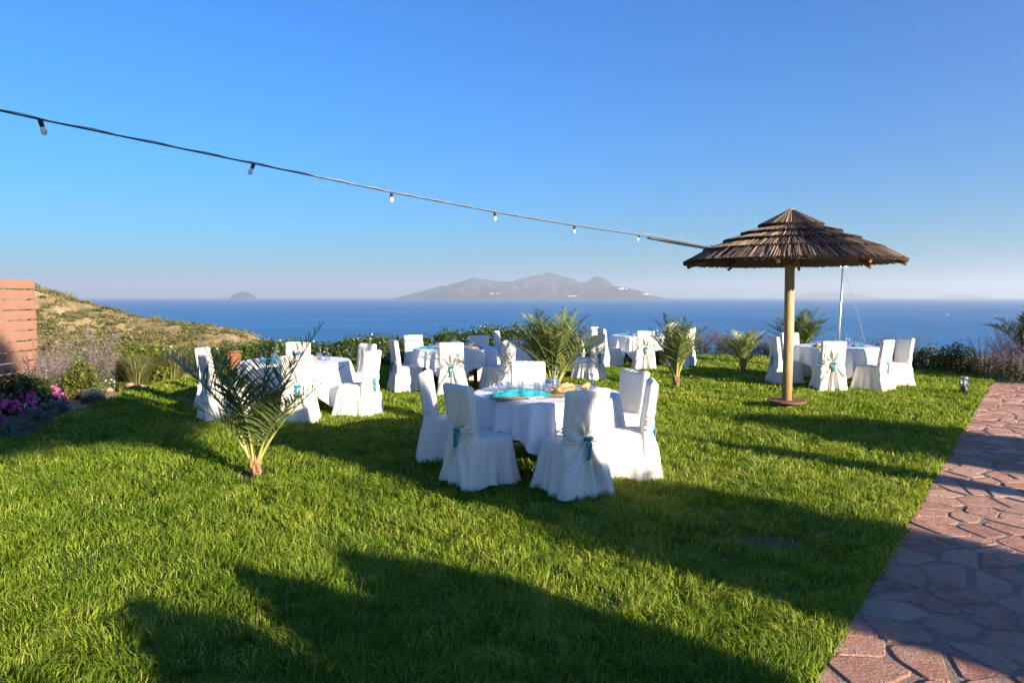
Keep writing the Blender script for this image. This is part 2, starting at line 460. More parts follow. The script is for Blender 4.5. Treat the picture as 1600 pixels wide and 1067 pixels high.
# white village and pale quarry houses on the headland: too small to count
mb = MB()
for k in range(70):
    cx, cyp, sx, sy = random.choice([(976, 450, 11, 1.0), (970, 451, 8, 1.0), (1010, 459, 6, 1.5), (893, 462, 8, .5), (775, 458, 16, 2.0)])
    px, py = random.gauss(cx, sx * 0.5), random.gauss(cyp, sy * 0.5)
    d = 15750.0
    mb.box(((px - 800) / FPX * d, d, CAM_H + (463 - py) / FPX * d), (random.uniform(10, 24), random.uniform(10, 18), random.uniform(8, 14)))
tag(mb.build('village_houses', M['village']), 'white village houses scattered over the far headland', 'houses', kind='stuff')

# ------------------------------------------------------------------ lawn and grass
def path_edge(y): return 0.744 * y - 1.0
LB = np.array([(-10, -6.3), (6, -6.4), (9.05, -6.55), (11, -6.85), (14, -7.5), (15.8, -7.55), (17.2, -7.2), (18.2, -6.2)])
BB = np.array([(-8, 17.6), (-6.2, 18.2), (-3, 18.7), (0, 19.7), (1.8, 21.6), (7, 22.0), (9, 20.6), (10.6, 18.3), (11.1, 16.6), (11.2, 15.2)])
def left_edge(y): return np.interp(y, LB[:, 0], LB[:, 1])
def back_edge(x): return np.interp(x, BB[:, 0], BB[:, 1])
poly = [(left_edge(y), y) for y in np.linspace(-6, 17.2, 28)] + [(x, back_edge(x)) for x in np.linspace(-6.2, 10.9, 36)]
poly += [(path_edge(15.5) - 0.0, 15.5), (path_edge(-6), -6)]
me = bpy.data.meshes.new('lawn')
me.from_pydata([(x, y, 0.004) for x, y in poly], [], [tuple(reversed(range(len(poly))))])
me.materials.append(M['lawn'])
tag(link('lawn', me), kind='structure')

for k, (bx0, by0, br0) in enumerate(((-2.75, 7.3, .24), (1.86, 5.28, .24), (4.5, 11.6, .2))):
    V = [(bx0, by0, .0085)] + [(bx0 + br0 * (1 + .4 * noise.noise((math.cos(a) * 2 + k, math.sin(a) * 2, 1))) * math.cos(a) * 1.3, by0 + br0 * (1 + .4 * noise.noise((math.cos(a) * 2 + k, math.sin(a) * 2, 7))) * math.sin(a) * .7, .0065) for a in np.linspace(0, 2 * PI, 24, endpoint=False)]
    me = bpy.data.meshes.new('bare_soil')
    me.from_pydata(V, [], [(0, i + 1, (i + 1) % 24 + 1) for i in range(24)])
    me.materials.append(M['bare'])
    tag(link('bare_soil', me), kind='structure')

def nfield(x, y, sc, seed):
    """Cheap smooth value noise in 0..1 for arrays."""
    g = np.random.default_rng(seed).random((128, 128))
    u, v = x * sc + 500, y * sc + 500
    i, j = np.floor(u).astype(int), np.floor(v).astype(int)
    fu, fv = u - i, v - j
    fu, fv = fu * fu * (3 - 2 * fu), fv * fv * (3 - 2 * fv)
    a, b = g[i % 128, j % 128], g[(i + 1) % 128, j % 128]
    c, d = g[i % 128, (j + 1) % 128], g[(i + 1) % 128, (j + 1) % 128]
    return (a * (1 - fu) + b * fu) * (1 - fv) + (c * (1 - fu) + d * fu) * fv

BARE = [(-2.6, 7.3, 0.22), (-2.85, 7.3, 0.26), (1.78, 5.3, 0.28), (2.0, 5.25, 0.26)]
def make_grass():
    Xs, Ys = [], []
    for y0, y1, dens in ((2.2, 4.5, 6000), (4.5, 7, 4400), (7, 10, 2700), (10, 14, 1500), (14, 18, 1000), (18, 22.2, 800)):
        x0, x1 = max(-0.80 * y1 - 1.2, -8.2), min(0.80 * y1 + 1.2, path_edge(y1))
        n = int((x1 - x0) * (y1 - y0) * dens)
        Xs.append(RNG.uniform(x0, x1, n)); Ys.append(RNG.uniform(y0, y1, n))
    X, Y = np.concatenate(Xs), np.concatenate(Ys)
    edge = 0.05 * (RNG.random(len(X)) - 0.35) + 0.09 * (nfield(X, Y, 3.0, 14) - 0.5)
    ok = (X < path_edge(Y) + edge) & (X > left_edge(Y) + 0.25 * (nfield(X, Y, 2.5, 9) - 0.5)) & (Y < back_edge(X)) & (Y > 2.2)
    ok &= np.abs(X) < 0.80 * Y + 1.0
    cl = 0.55 * nfield(X, Y, 7.0, 1) + 0.45 * nfield(X, Y, 2.2, 2)
    ok &= RNG.random(len(X)) < np.clip((cl - 0.12) * 2.6, 0.25, 1)
    for bx, by, br in BARE:
        r = np.hypot(X - bx, (Y - by) * 1.3) / (br * (0.7 + 0.6 * nfield(X, Y, 5, 3)))
        ok &= RNG.random(len(X)) < np.clip(r * r, 0.34, 1)
    X, Y, cl = X[ok], Y[ok], cl[ok]
    n = len(X)
    D = np.hypot(X, Y)
    big = nfield(X, Y, 0.5, 4)
    h = (0.032 + 0.066 * cl + 0.014 * big) * RNG.uniform(0.5, 1.45, n)
    w = np.maximum(0.0056, 0.00112 * D) * RNG.uniform(0.7, 1.3, n)
    a0 = nfield(X, Y, 3.2, 5) * 4 * PI + RNG.normal(0, 0.9, n)
    lean = np.clip(RNG.normal(0.75, 0.35, n), 0.05, 1.6)
    lx, ly = np.cos(a0), np.sin(a0)
    fa = RNG.uniform(0, 2 * PI, n)
    wx, wy = np.cos(fa) * w / 2, np.sin(fa) * w / 2
    P = np.zeros((n, 5, 3), np.float32)
    z0 = 0.0
    P[:, 0] = np.stack([X - wx, Y - wy, np.full(n, z0)], 1)
    P[:, 1] = np.stack([X + wx, Y + wy, np.full(n, z0)], 1)
    mx, my, mz = X + lx * h * lean * 0.28, Y + ly * h * lean * 0.28, h * 0.62
    P[:, 2] = np.stack([mx - wx * .85, my - wy * .85, mz], 1)
    P[:, 3] = np.stack([mx + wx * .85, my + wy * .85, mz], 1)
    P[:, 4] = np.stack([X + lx * h * lean, Y + ly * h * lean, h * np.clip(1.05 - 0.28 * lean, .35, 1)], 1)
    base = (np.arange(n) * 5)[:, None]
    tri = np.array([[0, 1, 3], [0, 3, 2], [2, 3, 4]])
    Fc = (base[:, :, None] + tri[None]).reshape(-1, 3)
    v = 0.36 * nfield(X, Y, 0.9, 6) + 0.30 * nfield(X, Y, 4.0, 7) + RNG.normal(0.22, 0.15, n)
    dry = RNG.random(n) < 0.025 + 0.12 * (nfield(X, Y, 0.7, 8) > 0.72) + 0.22 * np.exp(-((X - 2.9) / 1.6) ** 2 - ((Y - 7.4) / 1.5) ** 2) * nfield(X, Y, 2.5, 12)
    v = np.where(dry, RNG.uniform(0.85, 1.0, n), np.clip(v, 0, 0.84))
    me = mesh_np('grass', P.reshape(-1, 3), Fc, M['grass'], np.repeat(v, 5))
    tag(link('grass', me), 'short green lawn grass around the tables', 'grass', kind='stuff')
make_grass()

# ------------------------------------------------------------------ flagstone path
PE, PN, PO = Vector((0.5969, 0.8023)), Vector((0.8023, -0.5969)), Vector((-1.0, 0.0))
def path_xy(a, b): return PO + PE * a + PN * b
me = bpy.data.meshes.new('path')
c4 = [path_xy(-5, 0.0), path_xy(18.6, 0.0), path_xy(18.9, 1.5), path_xy(17.2, 4.2), path_xy(-5, 3.4)]
me.from_pydata([(p.x, p.y, 0.009) for p in c4] + [(p.x, p.y, -0.05) for p in c4], [], [(4, 3, 2, 1, 0)] + [(i, (i + 1) % 5, 5 + (i + 1) % 5, 5 + i) for i in range(5)])
me.materials.append(M['mortar'])
path = tag(link('path', me), kind='structure')

def voronoi_cells():
    seeds = []
    a = -0.2
    ra = random.Random(4)
    while a < 18.8:
        st = 0.215
        b = 0.10 + ra.uniform(-.1, .1)
        while b < 3.3:
            if ra.random() > 0.16:
                seeds.append((a + ra.uniform(-.12, .12), b + ra.uniform(-.14, .14)))
            b += 0.30
        a += st
    S = np.array(seeds)
    out = []
    for i, (sa, sb) in enumerate(S):
        pg = [(-0.6, 0.0), (18.5, 0.0), (18.5, 3.35), (-0.6, 3.35)]
        dd = np.hypot(S[:, 0] - sa, S[:, 1] - sb)
        for j in np.argsort(dd)[1:16]:
            if dd[j] > 1.6: break
            nx_, ny_ = S[j, 0] - sa, S[j, 1] - sb
            L = dd[j]
            nx_, ny_ = nx_ / L, ny_ / L
            gap = ra.uniform(.010, .020)
            k = nx_ * (sa + S[j, 0]) / 2 + ny_ * (sb + S[j, 1]) / 2 - gap
            q = []
            for u in range(len(pg)):
                p0, p1 = pg[u], pg[(u + 1) % len(pg)]
                d0, d1 = nx_ * p0[0] + ny_ * p0[1] - k, nx_ * p1[0] + ny_ * p1[1] - k
                if d0 <= 0: q.append(p0)
                if d0 * d1 < 0:
                    t = d0 / (d0 - d1)
                    q.append((p0[0] + (p1[0] - p0[0]) * t, p0[1] + (p1[1] - p0[1]) * t))
            pg = q
            if len(pg) < 3: break
        if len(pg) >= 3:
            out.append(pg)
    return out

def stone_shape(mb, pg, ra):
    c = np.mean(pg, axis=0)
    pg = [(p[0] + ra.uniform(-.03, .03), p[1] + ra.uniform(-.03, .03) if p[1] > 0.01 else p[1]) for p in pg]
    r = []
    for u in range(len(pg)):                                    # cut the corners once
        p0, p1 = np.array(pg[u]), np.array(pg[(u + 1) % len(pg)])
        r += [p0 * .88 + p1 * .12, p0 * .12 + p1 * .88]
    h = 0.0135 + ra.uniform(0, .006)
    tx, ty = ra.uniform(-.012, .012), ra.uniform(-.012, .012)
    V, n = [], len(r)
    for lvl, (k, dz) in enumerate(((1.0, -1), (1.0, -0.007), (0.94, 0.0))):
        for p in r:
            q = c + (np.array(p) - c) * k
            w = path_xy(q[0], q[1])
            z = 0.0 if dz == -1 else h + dz + tx * (q[0] - c[0]) + ty * (q[1] - c[1])
            V.append((w.x, w.y, z))
    F = [(l * n + i, (l + 1) * n + i, (l + 1) * n + (i + 1) % n, l * n + (i + 1) % n) for l in range(2) for i in range(n)]
    F.append(tuple(reversed([2 * n + i for i in range(n)])))
    mb.add(V, F, min(1, max(0, ra.gauss(.45, .28))))

ra = random.Random(8)
cells = []
for pg in voronoi_cells():
    c = np.mean(pg, axis=0)
    w = path_xy(c[0], c[1])
    if w.y > 2.0 and w.x < 0.80 * w.y + 0.8:
        cells.append((math.hypot(w.x, w.y), pg))
cells.sort(key=lambda t: t[0])
for d, pg in cells[:300]:
    mb = MB(); stone_shape(mb, pg, ra)
    mb.build('flagstone', M['stone'], path)
if len(cells) > 300:
    mb = MB()
    for d, pg in cells[300:]: stone_shape(mb, pg, ra)
    tag(mb.build('distant_flagstones', M['stone'], path), kind='stuff')

# ------------------------------------------------------------------ foliage builders
def leaf_quads(C, size, aspect=0.5, up=0.3, val=None, vj=0.15):
    """Rhombic leaves, two triangles each, round the centres C (n,3)."""
    n = len(C)
    d = RNG.normal(size=(n, 3)); d[:, 2] = d[:, 2] * 0.7 + up
    d /= np.linalg.norm(d, axis=1)[:, None] + 1e-9
    e = np.cross(d, RNG.normal(size=(n, 3)))
    e /= np.linalg.norm(e, axis=1)[:, None] + 1e-9
    nrm = np.cross(d, e)
    L = (size * RNG.uniform(.6, 1.35, n))[:, None]
    W = L * aspect
    P = np.stack([C - d * L / 2, C + e * W / 2 + nrm * W * .12, C + d * L / 2, C - e * W / 2 + nrm * W * .12], 1)
    F = (np.arange(n) * 4)[:, None] + np.array([[0, 1, 2, 3]])
    v = (np.full(n, .5) if val is None else val) + RNG.normal(0, vj, n)
    return P.reshape(-1, 3), F, np.repeat(np.clip(v, 0, 1), 4)

def blob_points(n, r, seed, shell=0.5, bumps=0.35, flat=0.25):
    """Points in a lumpy mound standing on z=0: r = (rx, ry, height)."""
    d = RNG.normal(size=(n, 3)); d[:, 2] = np.abs(d[:, 2]) * 1.0 - flat * RNG.random(n)
    d /= np.linalg.norm(d, axis=1)[:, None]
    lump = np.array([noise.noise((q[0] * 2.2 + seed, q[1] * 2.2, q[2] * 2.2)) + .5 * noise.noise((q[0] * 5 + seed, q[1] * 5, q[2] * 5 + 3)) for q in d])
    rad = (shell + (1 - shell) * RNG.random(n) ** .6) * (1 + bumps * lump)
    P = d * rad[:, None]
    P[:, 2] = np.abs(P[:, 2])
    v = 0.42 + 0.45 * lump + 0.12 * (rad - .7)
    return P * np.array(r)[None], v

def shrub(name, loc, r, n, size, mat, label, cat='shrub', group=None, aspect=.5, seed=None, stems=6, bumps=.4):
    seed = random.uniform(0, 90) if seed is None else seed
    o = empty(name, loc, random.uniform(0, 6.28))
    P, v = blob_points(n, r, seed, .45, bumps)
    Q, F, vv = leaf_quads(P, size, aspect, .3, v)
    link('foliage', mesh_np('foliage', Q, F, mat, vv), o)
    mb = MB()
    for k in range(stems):
        a = random.uniform(0, 2 * PI)
        e = (r[0] * .55 * math.cos(a), r[1] * .55 * math.sin(a), r[2] * random.uniform(.5, .8))
        mb.tube([(0.03 * math.cos(a), .03 * math.sin(a), -.03), (e[0] * .4, e[1] * .4, e[2] * .5), e], [.018, .012, .005], 5)
    mb.build('stem', M['stem'], o)
    return tag(o, label, cat, group)

def spike_plant(name, loc, r, h, nsp, mat_f, label, cat='lavender', lean=.45, base=M['olive'], group=None, fsize=.022, frac=.5):
    """Upright airy plant: thin stalks carrying small flowers over a leafy base."""
    o = empty(name, loc)
    st = MB(); C, vv = [], []
    for k in range(nsp):
        a, rr = random.uniform(0, 2 * PI), math.sqrt(random.random())
        bx, by = rr * r * .4 * math.cos(a), rr * r * .4 * math.sin(a)
        hh = h * random.uniform(.62, 1.1)
        tx, ty = bx + rr * r * (.3 + lean) * math.cos(a) + random.gauss(0, .05), by + rr * r * (.3 + lean) * math.sin(a) + random.gauss(0, .05)
        mid = ((bx * .6 + tx * .4), (by * .6 + ty * .4), hh * .55)
        st.tube([(bx, by, 0), mid, (tx, ty, hh)], [.004, .003, .0015], 3, random.random(), False)
        b = random.uniform(.2, 1)
        for q in range(int(26 * h / .8)):
            t = 1 - frac * random.random()
            j = .02 * (1.2 - t) + .006
            if t < .55: u = t / .55; p = np.array([bx, by, 0]) * (1 - u) + np.array(mid) * u
            else: u = (t - .55) / .45; p = np.array(mid) * (1 - u) + np.array([tx, ty, hh]) * u
            C.append(p + np.random.default_rng(k * 99 + q).normal(0, j, 3)); vv.append(b)
    Q, F, v = leaf_quads(np.array(C), fsize, .6, .5, np.array(vv))
    st.build('stalks', M['stem'], o)
    link('flower_spikes', mesh_np('flower_spikes', Q, F, mat_f, v), o)
    P, v = blob_points(int(1900 * r * h / .4), (r * .85, r * .85, h * .62), random.uniform(0, 50), .3, .4)
    Q, F, v = leaf_quads(P, .06, .22, .8, v)
    link('foliage', mesh_np('foliage', Q, F, base, v), o)
    return tag(o, label, cat, group)

def flower_mound(loc, r, h, cols, nfl, label):
    o = empty('petunia_plant', loc)
    P, v = blob_points(1300, (r, r, h), random.uniform(0, 60), .5, .3)
    Q, F, vv = leaf_quads(P, .05, .55, .3, v * .7)
    link('foliage', mesh_np('foliage', Q, F, M['hedge'], np.clip(vv, 0, .8)), o)
    per = {}
    P, v = blob_points(int(nfl * 1.5), (r * 1.02, r * 1.02, h * 1.08), random.uniform(0, 60), .93, .2, .05)
    for p in P:
        c = random.choice(cols)
        mb = per.setdefault(c, MB())
        d = Vector((p[0] * .8 + .1, p[1] * .8 - .2, .6 * p[2] + .12)).normalized()
        u = d.orthogonal().normalized(); w = d.cross(u)
        R = random.uniform(.026, .042)
        V = [Vector(p)]
        for k in range(10):
            a = 2 * PI * k / 10
            V.append(Vector(p) + (u * math.cos(a) + w * math.sin(a)) * R * (1.0 if k % 2 == 0 else .8) + d * R * .45)
        mb.add(V, [(0, k + 1, (k + 1) % 10 + 1) for k in range(10)], random.random())
    for c, mb in per.items():
        tag(mb.build('blossoms', M['fl_' + c], o), kind='stuff')
    return tag(o, label, 'flowers')

def tree(name, base, trunk_top, crown_c, crown_r, n, size, mat, label, trunk_r=.14, power=2.0, rz=0.0):
    o = empty(name, base, rz)
    b = Vector(base)
    tt, cc = Vector(trunk_top) - b, Vector(crown_c) - b
    tt.rotate(Euler((0, 0, -rz))); cc.rotate(Euler((0, 0, -rz)))
    mb = MB()
    mb.tube([(0, 0, -.1), tt * .5 + Vector((.06, -.05, 0)), tt], [trunk_r, trunk_r * .8, trunk_r * .6], 9)
    for k in range(7):
        a = 2 * PI * k / 7
        e = cc + Vector((crown_r[0] * .6 * math.cos(a), crown_r[1] * .6 * math.sin(a), crown_r[2] * .2))
        mb.tube([tt * .96, tt * .5 + e * .5, e], [trunk_r * .45, trunk_r * .3, .02], 6)
    mb.build('trunk', M['bark'], o)
    d = RNG.normal(size=(n, 3)); d /= (np.abs(d) ** power).sum(1)[:, None] ** (1 / power)
    lump = np.array([noise.noise(tuple(q * 2.4 + 7.1)) + .5 * noise.noise(tuple(q * 6)) for q in d])
    rad = RNG.random(n) ** (1 / 3) * (1 + .18 * lump)
    P = np.array(cc)[None] + d * rad[:, None] * np.array(crown_r)[None]
    Q, F, v = leaf_quads(P, size, .55, .1, .4 + .4 * lump)
    link('crown', mesh_np('crown', Q, F, mat, v), o)
    return tag(o, label, 'added shade tree')

# ------------------------------------------------------------------ trees and shrubs added out of view to shade the lawn
def tree_at(name, p, s, h0, h1, rp, rs, n, size, mat, label, trunk_p=None, trunk_r=.14, power=2.0):
    """Tree given in sunlight coordinates: crown spans heights h0..h1, half widths rp across and rs along the light."""
    c = sun_pt(p, s, (h0 + h1) / 2)
    b = sun_pt(p if trunk_p is None else trunk_p, s, 0)
    t = Vector((b.x, b.y, (h0 * .8 + h1 * .2) if h0 > .5 else h1 * .5))
    return tree(name, b, t, c, (rp, rs, (h1 - h0) / 2), n, size, mat, label, trunk_r, power, math.atan2(-math.sin(SUN_AZ - PI), math.cos(SUN_AZ - PI)))
TAN = math.tan(SUN_EL)
tree_at('pine_shade_caster', -1.6, -12, (10.0 + 12) * TAN, (20.0 + 12) * TAN, 4.5, 1.0, 56000, .2, M['hedge'], 'broad pine added out of view to shade the lawn by the flower bed', -3.2, .2, 5.0)  # unseen caster, crown shaped for the shade over the bed side
tree_at('carob_shade_caster', 3.35, -12.6, (10.1 + 12.6) * TAN, (14.2 + 12.6) * TAN, .95, .8, 14000, .17, M['hedge'], 'high carob crown added out of view to widen the pine shade', 4.55, .12, 5.0)  # second unseen crown, added where the pine shade needs more width
# slender dense cypress shape, added unseen to cast a shade band over the lawn
def cypress(p, s, w, h, label):
    b = sun_pt(p, s)
    o = empty('cypress_shade_caster', b)
    MB().tube([(0, 0, -.1), (0, 0, h * .8)], [.13, .03], 8).build('trunk', M['bark'], o)
    n = 26000
    z = RNG.random(n) ** .9
    rad = (w / 2) * np.clip(np.minimum(1, (1 - z) * 5.5), .08, 1) * (.9 + .1 * np.sin(z * 40)) * np.sqrt(RNG.random(n))
    a = RNG.uniform(0, 2 * PI, n)
    P = np.stack([rad * np.cos(a), rad * np.sin(a), .15 + z * (h - .15)], 1)
    Q, F, v = leaf_quads(P, .17, .4, .9, np.full(n, .35))
    link('crown', mesh_np('crown', Q, F, M['hedge'], np.clip(v, 0, .8)), o)
    tag(o, label, 'added shade tree')
cypress(4.66, -8.0, .98, (11.6 + 8) * TAN, 'dense dark cypress added out of view to cast a shade band')
lb = sun_pt(5.1, -8.0)  # bay crown added out of view, broadens the cypress shadow low down
tree('bay_shade_caster', lb, (lb.x, lb.y, 1.2), (lb.x, lb.y, 1.62), (.88, .88, 1.68), 26000, .13, M['hedge'], 'broad bay tree added out of view to widen the cypress shadow', .08, 6.0)
for k, (p, s, w, tip) in enumerate(((.72, -5.2, .36, 3.9), (1.46, -5.0, .36, 4.45), (2.12, -5.2, .33, 4.5), (2.72, -5.0, .34, 4.4), (3.02, -5.1, .27, 3.75))):  # unseen round heads, added to give the near shadow its bumps
    b = sun_pt(p, s)
    h = (tip - s) * TAN
    tree('round_shade_caster', b, (b.x, b.y, h - .8), (b.x, b.y, h - .55), (w, w, .56), 3600, .1, M['hedge'],
         ('round shrub added out of view to shade the lawn, ' + ['standing alone', 'next to the lone one', 'third along the row', 'fourth along the row', 'closest to the cypress'][k]), .05)
    mbx = None
hb = sun_pt(1.66, -5.0)  # filler shrub added out of view, joins the bumps into one shadow
shrub('shrub_shade_caster', hb, (1.42, 1.35, 1.88), 30000, .1, M['hedge'], 'wide leafy shrub added out of view to fill the near shadow', seed=3.3, bumps=.12)
tree_at('olive_shade_caster', 10.1, -7.0, 1.2, (5.0 + 7) * TAN, 1.2, 1.2, 9000, .13, M['olive'], 'spreading olive tree added out of view to shade path and lawn')  # added out of view for the shade band near the parasol
tree_at('sapling_shade_caster', 8.05, -5.5, 1.6, (4.9 + 5.5) * TAN, .22, .22, 1200, .1, M['olive'], 'thin olive sapling added out of view for a narrow shadow stripe', None, .08)  # unseen, added to throw one thin stripe of shade
tree_at('almond_shade_caster', 13.2, -6.5, 1.0, (1.0 + 6.5) * TAN, 1.15, 1.15, 3200, .12, M['olive'], 'open crowned almond tree added out of view for loose shade stripes')  # unseen, added for broken stripes of shade toward the path end

# ------------------------------------------------------------------ palms
def frond_mesh(tip, base, sag, nleaf, llen, seed, tipval=0.5, wk=1.0):
    r = random.Random(seed)
    b, t = Vector(base), Vector(tip)
    L = (t - b).length
    ctl = b.lerp(t, .45) + Vector((-(t.x - b.x) * .25, -(t.y - b.y) * .25, sag * L))
    def pt(u): return b * (1 - u) ** 2 + ctl * 2 * u * (1 - u) + t * u * u
    mb = MB()
    pts = [pt(k / 10) for k in range(11)]
    mb.tube(pts, [.019 * (1 - .88 * (k / 10) ** .7) * (L / 1.1) ** .5 for k in range(11)], 5, .97)
    for i, k in enumerate(mb.v): mb.a[i] = .98 if (i // 5) < 4 else .7
    V, F, A = [], [], []
    for k in range(nleaf):
        u = .24 + .75 * k / nleaf + r.uniform(-.008, .008)
        p = pt(u)
        tn = (pt(min(1, u + .02)) - pt(u - .02)).normalized()
        side = tn.cross(Vector((0, 0, 1)))
        if side.length < .05: side = Vector((1, 0, 0))
        side.normalize()
        up = side.cross(tn).normalized()
        prof = max(.22, math.sin(PI * min(1, (u - .05) / .98) ** .8)) * (1.0 if u < .8 else 1.0)
        for sgn in (-1, 1):
            ll = llen * prof * r.uniform(.8, 1.15)
            fwd = .42 + .75 * u + r.gauss(0, .10)
            d = (side * sgn * 1.0 + tn * fwd + up * (.42 + r.gauss(0, .14))).normalized()
            if u < .3 and r.random() < .5: ll *= .5
            w = (.0048 + .0026 * r.random()) * (.8 + .4 * prof) * wk
            wv = d.cross(up).normalized() * w
            m = p + d * ll * .5
            e = p + d * ll - Vector((0, 0, 1)) * ll * .10
            o = len(V)
            V += [p - wv * .5, p + wv * .5, m - wv, m + wv, e]
            F += [(o, o + 1, o + 3, o + 2), (o + 2, o + 3, o + 4)]
            A += [min(1, max(0, tipval + r.gauss(0, .16)))] * 5
    o = len(mb.v)
    mb.v += [tuple(x) for x in V]; mb.f += [tuple(i + o for i in q) for q in F]; mb.a += A
    return mb.mesh('frond', M['palm'])

def palm(loc, tips, label, llen=.3, nleaf=42, trunk_h=.26, trunk_r=.065, seed=1, val=.45, wk=1.0):
    o = empty('palm_tree', loc)
    mb = MB()
    mb.tube([(0, 0, -.05), (0, 0, trunk_h * .5), (0, 0, trunk_h)], [trunk_r, trunk_r * .9, trunk_r * .6], 10)
    for k in range(14):
        a, z = k * 2.4, .02 + trunk_h * .85 * k / 14
        c, s = math.cos(a), math.sin(a)
        mb.tube([(c * trunk_r * .6, s * trunk_r * .6, z), (c * trunk_r * 1.15, s * trunk_r * 1.15, z + .05), (c * trunk_r * 1.1, s * trunk_r * 1.1, z + .13)], [.024, .02, .006], 5, random.random())
    mb.build('trunk', M['palm_base'], o, True)
    for i, (x, y, z, sag) in enumerate(tips):
        d = math.hypot(x, y) + 1e-6
        b = (x / d * trunk_r * .5, y / d * trunk_r * .5, trunk_h * .7)
        L = math.sqrt(x * x + y * y + z * z)
        link('frond', frond_mesh((x, y, z), b, sag, int(nleaf * (.55 + .45 * min(1.2, L))), llen * min(1.1, .45 + .5 * L), seed * 50 + i, val, wk), o)
    return tag(o, label, 'palm')

def random_tips(n, h, r, seed, low=.35):
    q = random.Random(seed)
    out = []
    for k in range(n):
        a = k * 2.39996 + q.uniform(-.3, .3)
        t = (k + .5) / n
        rr = r * (1.0 - .62 * (1 - t) ** 1.6) * q.uniform(.85, 1.12)
        z = h * (1.0 - (1 - low) * t ** 1.6) * q.uniform(.9, 1.05)
        out.append((rr * math.cos(a), rr * math.sin(a), z, q.uniform(.12, .24)))
    return out

P1 = ground_at(399, 747)
palm(P1, [(-.98, .05, 1.33, .12), (-.80, -.25, 1.30, .14), (-.55, .45, 1.22, .16), (-.36, -.3, 1.36, .10), (-.06, -.5, 1.12, .16), (.74, -.05, 1.60, .02), (.93, .0, 1.16, .03), (.30, .5, 1.25, .12), (.62, -.45, .92, .10), (-.62, -.35, .86, .16), (.12, .2, 1.42, .05)],
     'dark young palm standing alone in the near grass', .43, 32, .17, .045, 3, .46, 1.12)
palm((.72, 12.3, 0), random_tips(36, 1.62, 1.0, 5, .66), 'bushy many-stemmed palm behind the nearest table', .36, 23, .3, .08, 7, .6, 1.6)
palm(ground_at(1056, 605), random_tips(18, 1.48, .86, 9, .66), 'young palm in the lawn in front of the farthest table', .33, 19, .22, .05, 11, .55, 1.7)
palm(ground_at(1161, 583), random_tips(18, 1.12, .86, 12, .62), 'small pale palm near the sea edge beyond the parasol', .31, 17, .16, .045, 13, .72, 1.8)
palm((7.55, 18.6, 0), random_tips(18, 1.52, 1.1, 17, .7), 'palm with spreading fronds behind the parasol pole', .36, 20, .3, .07, 19, .5, 1.8)
palm((11.85, 16.3, 0), [(-1.1, -.1, 1.22, .3), (-.7, .2, 1.36, .34), (-.2, -.2, 1.5, .2), (.3, .3, 1.6, .2), (.7, -.2, 1.4, .3), (-.4, -.6, 1.15, .3), (.9, .5, 1.2, .3), (-.75, .55, 1.2, .3)], 'palm with drooping fronds among grey shrubs past the path', .36, 32, .5, .08, 23, .35, 1.5)

# ------------------------------------------------------------------ chairs
def loft(rings, cap_top=True, cap_bot=False):
    """rings: list of (n,3) arrays -> verts, quads (plus a fan cap)."""
    n = len(rings[0])
    V = np.concatenate(rings)
    F = [(i * n + k, i * n + (k + 1) % n, (i + 1) * n + (k + 1) % n, (i + 1) * n + k) for i in range(len(rings) - 1) for k in range(n)]
    return V, F

def superellipse(a, hx, hy, k):
    c, s = np.cos(a), np.sin(a)
    r = 1.0 / ((np.abs(c) / hx) ** k + (np.abs(s) / hy) ** k) ** (1 / k)
    return c * r, s * r

def crease(V, amp, sc, seed):
    """Soft irregular wrinkles pushed out from the upright axis."""
    for q in V:
        n = noise.noise((q[0] * sc + seed, q[1] * sc, q[2] * sc * .55)) + .6 * noise.noise((q[0] * sc * 2.3 + seed, q[1] * sc * 2.3, q[2] * sc * 1.2 + 4))
        m = 1 - abs(noise.noise((q[0] * sc * .8 + q[2] * 3, q[1] * sc * .8 - seed, q[2] * sc * .8))) * 2.2
        r = math.hypot(q[0], q[1]) + 1e-6
        k = amp * (n * .6 + max(0, m) ** 3 * .7) * min(1, r / .12)
        q[0] += q[0] / r * k; q[1] += q[1] / r * k
    return V

